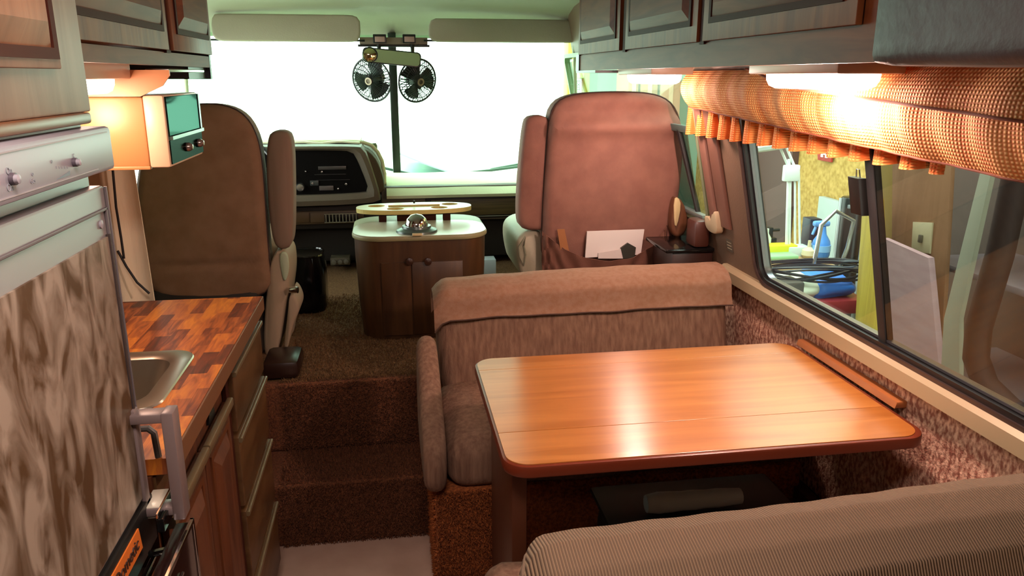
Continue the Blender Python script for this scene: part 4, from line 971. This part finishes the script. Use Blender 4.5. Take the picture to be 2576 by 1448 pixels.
m2 = N.new('ShaderNodeMath'); m2.operation = 'MULTIPLY_ADD'; m2.inputs[1].default_value = 1.1; m2.inputs[2].default_value = -.38; L.new(no.outputs['Fac'], m2.inputs[0]); L.new(m2.outputs[0], ma.inputs[2])
cr = N.new('ShaderNodeValToRGB'); L.new(ma.outputs[0], cr.inputs[0]); e = cr.color_ramp.elements
e[0].position = 0; e[0].color = rgb('#3e1a0e'); e[1].position = 1; e[1].color = rgb('#ea942e')
for p_, c_ in ((.3, '#74341a'), (.6, '#b9642a')): q = e.new(p_); q.color = rgb(c_)
L.new(cr.outputs[0], b.inputs['Base Color'])
# top with a sink cut-out (frame made of four slabs)
sx0, sx1, sy0, sy1 = -.90, -.452, 1.40, 1.705
mk('worktop', join(boxg(-1.19, sx0, 1.195, 2.15, .882, .910), boxg(sx1, -.370, 1.195, 2.15, .882, .910), boxg(sx0, sx1, 1.195, sy0, .882, .910), boxg(sx0, sx1, sy1, 2.15, .882, .910)), cm, ct, smooth=False)
mk('front_edge', join(boxg(-.370, -.366, 1.19, 2.152, .870, .909, .001), boxg(-1.19, -.366, 2.15, 2.154, .870, .909, .001)), M('edge_brown', '#6a4426', .5), ct, smooth=False)
sk = thing('kitchen_sink', 'stainless steel sink set into the butcher-block counter', 'sink', (-.68, 1.55, .75))
o1 = rrect(sx0-.012, sx1+.012, sy0-.012, sy1+.012, .05, 6); o2 = rrect(sx0+.03, sx1-.028, sy0+.03, sy1-.028, .05, 6); o3 = rrect(sx0+.06, sx1-.05, sy0+.05, sy1-.05, .05, 6)
V, Fc = ringsg([[Vector((u, v, .9105)) for u, v in o1], [Vector((u, v, .914)) for u, v in rrect(sx0-.010, sx1+.010, sy0-.010, sy1+.010, .05, 6)], [Vector((u, v, .914)) for u, v in rrect(sx0+.022, sx1-.02, sy0+.022, sy1-.02, .05, 6)], [Vector((u, v, .909)) for u, v in o2], [Vector((u, v, .805)) for u, v in o3], [Vector((u, v, .792)) for u, v in rrect(sx0+.09, sx1-.08, sy0+.08, sy1-.08, .04, 6)]], cap=False)
n_ = len(o1); Fc.append([5*n_+i for i in range(n_)]); mk('basin', (V, Fc), M('sink_steel', '#b7ae9c', .28, .9), sk)
mk('drain', lathe([(.035, 0), (.035, .003), (.001, .001)], (-.68, 1.55, .793), (0, 0, 1), 20), metal, sk)
# ledge in front of the refrigerator foot and dark loop on the counter
sv = thing('appliance_ledge', 'white ledge with a chrome strip at the foot of the refrigerator handle', 'ledge', (-.38, 1.13, .80))
mk('ledge', boxg(-.398, -.372, 1.13, 1.186, .842, .862, .002), M('white_enamel', '#cfc6b2', .3), sv)
mk('chrome_strip', boxg(-.371, -.367, 1.10, 1.186, .858, .866, .001), metal, sv, smooth=False)
mk('black_side', boxg(-.371, -.360, 1.10, 1.186, .835, .857, .001), blk_gloss, sv, smooth=False)
lc0 = at(372, 1150, z=.912)
mk('carry_loop', tube([lc0+Vector((-.018, 0, 0)), lc0+Vector((-.019, 0, .042)), lc0+Vector((-.010, 0, .05)), lc0+Vector((.006, 0, .05)), lc0+Vector((.014, 0, .042)), lc0+Vector((.016, 0, 0))], .0055, 8), M('loop_dark', '#4c4844', .4), label='dark grey upright loop on the counter behind the refrigerator handle', cat='loop')
# base cabinets with doors and drawers
bc = thing('base_cabinet', 'reddish brown base cabinet under the kitchen counter', 'cabinet', (-.8, 1.7, 0))
mk('carcass', join(boxg(-1.19, -.400, 1.19, 2.14, .002, .780), boxg(-.425, -.400, 1.19, 2.14, .78, .880), boxg(-1.19, -.43, 2.12, 2.14, .78, .88), boxg(-1.19, -1.17, 1.19, 2.12, .78, .88)), base_wood, bc, smooth=False)
mk('face_rail', boxg(-.402, -.396, 1.20, 2.13, .835, .876, .001), drawer_wood, bc, smooth=False)
g_ = lambda y, z, d: Vector((-.398+d, y, z))
zs = [(.700, .846), (.505, .682), (.300, .488), (.090, .285)]
for z0, z1 in zs:
    d = mk('drawer', prism([(1.735, z0), (2.13, z0), (2.13, z1), (1.735, z1)], g_, 0, .020, .003), drawer_wood, bc)
    mk('pull_lip', prism([(1.735, z1-.012), (2.13, z1-.012), (2.13, z1), (1.735, z1)], g_, .019, .028, .003), M('lip', '#6b5a40', .3), d)
mk('divider', boxg(-.399, -.389, 1.705, 1.732, .05, .835, .001), dark_mould, bc, smooth=False)
for ya, yb_ in ((1.20, 1.455), (1.462, 1.700)):
    d = raised_door(bc, -.398, 1, ya, yb_, .07, .790, base_wood, base_wood, M('door_mould', '#5e3218', .4), .04)
    mk('pull_lip', prism([(ya, .780), (yb_, .780), (yb_, .800), (ya, .800)], g_, .010, .024, .003), M('lip', '', .3), d)
    m_ = (ya+yb_)/2; mk('finger_slot', prism([(m_-.03, .802), (m_+.03, .802), (m_+.02, .826), (m_-.02, .826)], g_, .0, .004), blk, d, smooth=False)
# white curtain and cord
def curt(u, v):
    z = 1.865-max(0, v*1.045); x0 = -1.14
    xr = -.762+.024*v
    x = x0+(xr-x0)*u
    return (x, 2.42+.022*math.sin(u*13+v)+.01*math.sin(u*29), z-.0+.01*math.sin(u*9)*v)
mk('privacy_curtain', sheet(curt, 40, 14, .003), curt_m, label='cream cloth curtain hanging between the counter end and the driver seat', cat='curtain')
cd = [Vector((-.80, 2.38, 1.50))]+[at(px, py, y=2.38) for px, py in [(284, 430), (292, 520), (305, 600), (312, 650), (300, 640)][:4]]
cd2 = [at(px, py, y=2.38) for px, py in [(296, 630), (318, 670), (345, 710), (376, 738)]]
mk('power_cord', join(tube(cd, .0035, 6), tube(cd2, .0035, 6)), rubber, label='black cord looping down over the cream curtain', cat='cord')
# low wall behind the counter end
mk('counter_bracket', boxg(-.86, -.80, 2.17, 2.22, .80, .905, .004), silver, label='small grey bracket at the counter end under the curtain', cat='bracket')

# ================================================================ garage seen through windows
G0 = -.45
S('ground_1', B(-9, 9, -3, 30, G0-.1, G0), M('concrete', '#b4b8b2', .9))
S('wall_garage_right', B(3.25, 3.35, -3, 8.1, G0, 3.2), garage_osb)
S('wall_garage_front', join(B(2.02, 3.3, 8.0, 8.1, G0, 3.2), B(-9, 2.02, 8.0, 8.1, 2.7, 3.2)), teal_wall)
S('ceiling_garage', B(1.35, 3.3, -3, 8.1, 3.2, 3.25), M('garage_ceiling', '#b0aca0', .9))
def GX(px, py, x): return at(px, py, x=x)
# door post with sign
a = at(1427, 200, y=7.8); b2 = at(1483, 200, y=7.8)
dp = mk('door_post', boxg(a.x, b2.x, 7.78, 7.98, G0, 2.7, .01), M('yellow_pine', '#b09a3e', .6, col2='#9c8230', kind='wood', sc=(20, 20, 2)), label='yellow wooden post beside the bright garage opening', cat='post')
c = at(1457, 210, y=7.7)
sg = thing('wall_sign', 'narrow white sign with a pale cap on the yellow post', 'sign', (c.x, 7.7, c.z-.12))
mk('board', boxg(c.x-.035, c.x+.035, 7.74, 7.775, c.z-.14, c.z+.06, .003), M('sign_white', '#dfe8e4', .5), sg)
mk('red_edge', join(boxg(c.x-.05, c.x-.036, 7.75, 7.775, c.z-.14, c.z+.04), boxg(c.x+.036, c.x+.05, 7.75, 7.775, c.z-.14, c.z+.04)), mark_red, sg, smooth=False)
mk('cap', boxg(c.x-.05, c.x+.055, 7.72, 7.77, c.z+.05, c.z+.10, .008), M('cap_yellow', '#d9d6a0', .6), sg)
text('lettering', 'EXIT', .05, (c.x, 7.738, c.z-.02), (0, 0, -1), (1, 0, 0), blk, sg)
# cartons on a shelf
a = at(1575, 225, y=7.4); 
bxs = [(1572, 1600, '#a3795a', 'brown cardboard sheet leftmost behind the far lamp'), (1603, 1648, '#a87f5e', 'brown cardboard carton behind the far lamp, in the middle'), (1652, 1705, '#b3957a', 'pale cardboard carton behind the far lamp, rightmost')]
for i, (p0, p1, c_, lab) in enumerate(bxs):
    u = at(p0, 240, y=7.3).x; w_ = at(p1, 240, y=7.3).x
    o = mk('cardboard_carton', boxg(u, w_-.01, 7.2, 7.6, G0+.001, 2.1, .006), M('card'+str(i), c_, .8), label=lab, cat='carton', group='cardboard cartons by the garage wall')
    box('tape', M('tape', '#c9b79a', .4), o, (u+w_)/2-.02, (u+w_)/2+.02, 7.195, 7.2, .2, 2.1, 0)
# opening: white van-width roll door track line and low pale wedge prop
ta = [at(px, py, y=6.2) for px, py in ((1008, 442), (1010, 388), (1150, 440))]
def tg(u, v):
    x0 = at(1000, 388, y=6.2).x; x1 = at(1160, 442, y=6.2).x; z1 = at(1010, 386, y=6.2).z; z0 = at(1150, 442, y=6.2).z
    x = x0+(x1-x0)*u; return (x, 6.2+v*1.2, z0+(z1-z0)*(1-u)**1.2*(1-.1*v))
tv = mk('pale_wedge', join(sheet(tg, 12, 6, .01), boxg(at(1000, 440, y=6.2).x, at(1160, 440, y=6.2).x, 6.22, 7.3, G0, at(1150, 442, y=6.2).z, .02)), M('wedge_prop', '#9fb8b0', .8), label='low pale grey-green wedge outside the windscreen', cat='wedge_prop')

# workbench
XB = 2.75
wbn = thing('workbench', 'garage workbench with a wooden top outside the dinette window', 'workbench', (2.6, 4.5, G0))
BZ = .40
mk('bench_top', boxg(1.7, 2.62, 4.12, 4.85, BZ-.04, BZ, .004), M('bench_ply', '#a98a62', .6), wbn)
for x_, y_ in ((1.75, 4.18), (2.56, 4.18), (1.75, 4.78), (2.56, 4.78)): mk('leg', boxg(x_-.03, x_+.03, y_-.03, y_+.03, G0, BZ-.04), M('bench_leg', '#7c6748', .7), wbn, smooth=False)
# spray bottle
c = at(2062, 648, z=BZ)
sb = thing('spray_bottle', 'blue trigger spray bottle standing on the workbench', 'bottle', (c.x, c.y, BZ))
bl = M('bottle_blue', '#3f86d8', .35)
mk('body', lathe([(.048, 0), (.056, .02), (.058, .07), (.050, .11), (.026, .15), (.020, .185), (.018, .20), (.001, .20)], (c.x, c.y, BZ), (0, 0, 1), 24), bl, sb)
mk('label_band', lathe([(.0585, .045), (.0585, .085)], (c.x, c.y, BZ), (0, 0, 1), 24), M('lbl', '#7fb4ea', .5), sb)
mk('trigger_head', join(boxg(c.x-.065, c.x+.04, c.y-.02, c.y+.02, BZ+.20, BZ+.235, .012), rot(boxg(c.x-.052, c.x-.042, c.y-.01, c.y+.01, BZ+.145, BZ+.205, .003), (c.x-.045, c.y, BZ+.2), 'Y', 20)), M('head_blue', '#5d9be4', .35), sb)
# garlic-like pale pot
c = at(2033, 648, z=BZ); mk('pale_pot', lathe([(.03, 0), (.045, .02), (.04, .05), (.012, .07), (.010, .11), (.001, .112)], (c.x, c.y, BZ), (0, 0, 1), 16), M('pot', '#cbbf9f', .6), label='small pale pot left of the blue spray bottle', cat='pot')
c = at(2050, 548, y=4.5); mk('dark_box', boxg(c.x-.05, c.x+.03, 4.46, 4.56, BZ+.001, c.z, .006), M('dkblue', '#1b2233', .5), label='dark upright box behind the blue spray bottle', cat='box')
# white board behind fan tower
c0 = at(2060, 520, x=3.2); c1 = at(2115, 520, x=3.2)
mk('pale_board', boxg(3.19, 3.235, min(c0.y, c1.y)-.1, max(c0.y, c1.y), G0+.3, .62, .004), M('pboard', '#9aa3a0', .6), label='pale grey board leaning on the garage wall behind the tower fan', cat='board')
# tower fan
c = at(2130, 650, x=2.95)
tf = thing('tower_fan', 'tall black and silver tower fan standing outside by the garage wall', 'fan', (c.x, c.y, G0))
zt2 = at(2130, 490, x=2.95).z
tdir = Vector((-.56, -.83, 0)); tper = Vector((.83, -.56, 0)); tc0 = Vector((c.x, c.y, 0))
to2 = [((tc0+tper*u+tdir*v).x, (tc0+tper*u+tdir*v).y) for u, v in rrect(-.075, .075, -.06, .06, .055, 6)]
mk('column', prism(to2, fXY, G0+.04, zt2, .012), M('tower_black', '#17181a', .3), tf)
for s_ in (-1, 1): mk('side_rail', tube([tc0+tper*.074*s_+tdir*.02+Vector((0, 0, G0+.04)), tc0+tper*.074*s_+tdir*.02+Vector((0, 0, zt2-.01))], .013), M('rail_silver', '#b9bec2', .3, .6), tf)
mk('base', lathe([(.15, 0), (.15, .015), (.08, .04), (.001, .045)], (c.x, c.y, G0), (0, 0, 1), 24), blk, tf)
mk('control_cap', rot(boxg(c.x-.066, c.x-.058, c.y-.03, c.y+.03, zt2-.07, zt2-.045, .004), (c.x, c.y, zt2), 'Z', 56), M('cap_metal', '#8f979c', .3, .5), tf)
# magnifier lamp
c = at(2000, 640, z=BZ)
ml = thing('magnifier_lamp', 'white articulated magnifier lamp clamped to the workbench', 'lamp', (c.x, c.y, BZ))
wm = M('lamp_white', '#dfeae8', .4)
mk('clamp', boxg(c.x-.07, c.x+.08, c.y-.05, c.y+.05, BZ-.06, BZ+.06, .008), M('clamp_white', '#c8d6d2', .4), ml)
xl_ = c.x
def LX(px, py): return at(px, py, x=xl_+.02) if False else at(px, py, y=c.y)
for dx in (-14, 0, 12): mk('lower_arm', tube([LX(2000+dx, 620), LX(2000+dx*.8, 430)], .007, 6), wm, ml)
for dx in (-8, 8): mk('upper_arm', tube([LX(2000+dx, 440), LX(1965+dx, 358), LX(1940+dx, 300)], .008, 6), wm, ml)
mk('joint', boxg(*(lambda p: (p.x-.05, p.x+.05, p.y-.02, p.y+.02, p.z-.05, p.z+.05))(LX(1990, 435)), .008), wm, ml)
hc = LX(1935, 378); mk('ring_head', lathe([(.065, .01), (.10, .0), (.11, .02), (.09, .05), (.05, .055), (.05, .03), (.001, .028)], hc, (-.1, .2, 1), 28), M('ring_white', '#c4d4d0', .4), ml)
mk('post', tube([LX(1978, 640), LX(1985, 400)], .010, 6), wm, ml)
# items at left of bench
c = at(1945, 622, z=BZ+.05); mk('yellow_box', boxg(c.x-.08, c.x+.14, c.y-.05, c.y+.05, BZ+.0, BZ+.07, .004), M('yb', '#d8cf2c', .5), label='yellow tool box on the workbench by the lamp', cat='box')
c = at(1950, 600, z=BZ+.12); mk('small_vice', join(boxg(c.x-.06, c.x+.12, c.y+.2, c.y+.28, BZ, BZ+.08, .006), boxg(c.x-.02, c.x+.09, c.y+.2, c.y+.26, BZ+.08, BZ+.15, .006), tube([(c.x-.09, c.y+.22, BZ+.12), (c.x+.14, c.y+.22, BZ+.13)], .01)), M('vice', '#26282a', .4), label='small black vice behind the yellow box on the workbench', cat='vice')
c = at(1925, 625, z=BZ+.03); mk('white_bottle', lathe([(.03, 0), (.032, .10), (.014, .13), (.014, .16), (.001, .161)], (c.x, c.y, BZ), (0, 0, 1), 14), M('wbot', '#cfd8d4', .5), label='white bottle at the left end of the workbench', cat='bottle')
c = at(1960, 650, z=BZ+.0); mk('green_tray', boxg(c.x-.12, c.x+.10, c.y-.06, c.y+.06, BZ+.001, BZ+.03, .01), M('gtray', '#8fc492', .5), label='pale green tray on the workbench front edge', cat='tray')
# red cart with coiled hose
ctp = .33
c = at(2050, 745, z=ctp)
kt = thing('tool_cart', 'red tool cart outside the window carrying the coiled hose', 'cart', (c.x+.05, c.y+.1, G0))
mk('cart_top', boxg(c.x-.35, c.x+.30, c.y-.04, c.y+.29, ctp-.10, ctp-.02, .01), M('cart_red', '#8e2b30', .4), kt)
for dx, dy in ((-.3, 0), (.25, 0), (-.3, .26), (.25, .26)): mk('leg', tube([(c.x+dx, c.y+dy, ctp-.1), (c.x+dx, c.y+dy, G0)], .014), M('cart_leg', '#9aa09f', .3, .7), kt)
mk('push_handle', tube([(c.x+.12, c.y+.27, ctp-.05), (c.x+.16, c.y+.28, ctp+.34), (c.x+.24, c.y+.28, ctp+.42), (c.x+.36, c.y+.28, ctp+.36), (c.x+.34, c.y+.28, ctp+.2), (c.x+.26, c.y+.27, ctp-.05)], .012), M('handle_chrome', '#c8cccc', .2, .9), kt)
mk('grey_side', boxg(c.x-.36, c.x-.1, c.y-.06, c.y+.1, ctp-.02, ctp+.10, .01), M('cart_grey', '#4c4a48', .5), kt)
bz = thing('bag', 'bright blue and white plastic bag under the coiled hose', 'bag', (c.x, c.y+.2, ctp-.02))
mk('blue_part', cushion(c.x-.0, c.x+.26, c.y+.0, c.y+.27, ctp-.018, ctp+.09, .05, .02, 4, 10, .006), M('bag_blue', '#2f74d6', .4), bz)
mk('white_part', cushion(c.x-.2, c.x+.05, c.y+.0, c.y+.27, ctp-.018, ctp+.07, .05, .02, 6, 10, .006), M('bag_white', '#d6dccb', .4), bz)
rg = random.Random(3); gs = []
for k in range(9):
    r_ = .19+.012*k % .06+rg.uniform(0, .07); h_ = ctp+.105+.004*k; ph = rg.uniform(0, 6)
    gs.append(tube([(c.x+.04+r_*1.25*math.cos(a)+.01*math.sin(3*a+ph), c.y+.13+.62*r_*math.sin(a), h_+.015*math.sin(2*a+ph)-.02*math.cos(a+ph)) for a in [2*math.pi*i/36 for i in range(36)]], .0065, 6, True))
mk('coiled_hose', join(*gs), M('hose', '#1c2430', .4), label='dark blue coiled hose lying on the tool cart', cat='hose')
# pine board, brown panel with switch, foam sheet with reflection tint, reflected strip
def board(name, pts, x, t, mat, label, cat, lean=0):
    P0 = [at(px, py, x=x) for px, py in pts]
    return mk(name, prism([(p.y, p.z) for p in P0], lambda u, v, d: Vector((x+d, u, v)), 0, t, .002), mat, label=label, cat=cat)
board('pine_board', [(2170, 500), (2210, 500), (2240, 1150), (2130, 1150)], 2.30, .03, M('pine_yellow', '#b8a038', .6, col2='#a3872a', kind='wood', sc=(20, 40, 2)), 'yellow pine board standing left of the window centre bar', 'board')
board('pine_stud', [(2205, 380), (2250, 380), (2262, 1150), (2225, 1150)], 2.45, .05, M('stud_yellow', '#9c8c48', .7), 'narrow yellow stud right of the window centre bar', 'stud')
board('plywood_panel', [(2245, 380), (2395, 380), (2350, 1200), (2238, 1150)], 2.40, .02, M('ply_brown', '#a07f5c', .7, col2='#8f6e4c', kind='wood', sc=(10, 20, 2)), 'brown plywood panel with the switch plate on it', 'panel')
sw = board('switch_plate', [(2296, 558), (2345, 560), (2338, 638), (2292, 632)], 2.391, .009, M('switch_cream', '#c9cba4', .4), 'cream wall switch plate on the plywood panel', 'switch')
c = at(2318, 600, x=2.390); mk('toggle', boxg(c.x-.012, c.x+.001, c.y-.01, c.y+.01, c.z-.018, c.z+.018, .003), M('toggle', '#5a5c4a', .4), sw)
board('foam_sheet', [(2220, 598), (2335, 648), (2385, 1160), (2245, 1160)], 2.30, .03, M('foam_reflection_pink', '#d0babe', .8, col2='#c2a8ac', kind='noise', sc=(4, 4, 25)), 'pale foam sheet coloured by the pinkish reflection in the pane, low against the plywood panel', 'sheet')  # pinkish refrigerator reflection of the pane goes into the sheet colour
board('reflected_strip', [(2466, 430), (2495, 430), (2412, 800), (2412, 980), (2430, 1250), (2375, 1250), (2366, 940), (2374, 800)], 2.15, .02, M('strip_green', '#b8c8b2', .6), 'pale green strip, a reflection in the near window pane built as a board', 'strip')  # part of the driver window's reflection, modelled as a solid strip
dk = thing('storage_shelf', 'dark shelving unit outside the near half of the window', 'shelf', (2.9, 2.2, G0))
mk('back_panel', boxg(3.05, 3.08, .4, 4.0, G0, 1.35, .002), M('shelf_back', '#5e5850', .8), dk)
for z_ in (G0+.3, .12, .62, 1.12): mk('shelf_board', boxg(2.55, 3.05, .4, 3.35, z_, z_+.03, .003), M('shelf_bd', '#77777c', .5), dk)
for y_ in (.42, 1.9, 3.33): mk('upright', boxg(2.55, 2.60, y_-.02, y_+.02, G0, 1.35, .003), M('shelf_up', '#3b3936', .6), dk)
# rubber seal (driver window's reflection in the pane, built as a solid tube)
sp = [(2620, 470), (2530, 470), (2440, 760), (2440, 860), (2475, 940), (2620, 1010)]
mk('reflected_seal', tube([at(px, py, x=2.05) for px, py in [(2560, 430), (2515, 640), (2462, 820), (2455, 900), (2480, 970), (2540, 1030), (2660, 1100)]], .045, 10), M('reflected_seal_dk', '#332c29', .7), label='dark curved window seal, a reflection in the nearest pane built as a tube', cat='frame')
# pegboard marks on OSB: switch panel sign
board('red_white_sign', [(2055, 372), (2092, 376), (2090, 408), (2057, 402)], 3.22, .015, mark_red, 'small red sign with white squares high on the garage wall', 'sign')
c = at(2074, 385, x=3.215)
for dy, dz_ in ((-.03, .02), (.03, .02), (0, 0), (-.03, -.02), (.03, -.02)):
    o = bpy.data.objects['red_white_sign']; mk('white_square', boxg(3.212, 3.221, c.y+dy-.014, c.y+dy+.014, c.z+dz_-.012, c.z+dz_+.012), white, o, smooth=False)
# brown door in garage
a = at(1925, 420, x=3.2); b2 = at(1985, 420, x=3.2)
S('door_1', boxg(3.19, 3.26, b2.y-.05, a.y+.35, G0, 1.5, .004), M('garage_door_brown', '#4a3430', .6))
# ladder / blue things through cab window gap
board('blue_panel', [(1805, 470), (1830, 460), (1830, 900), (1805, 900)], 2.6, .02, M('blue_p', '#6aa6dc', .5), 'blue panel seen through the rear gap of the cab window', 'panel')
board('yellow_rail', [(1795, 380), (1812, 390), (1812, 1000), (1798, 1000)], 2.9, .04, M('yr', '#b3b83e', .5), 'yellow rail end seen through the rear gap of the cab window', 'rail')
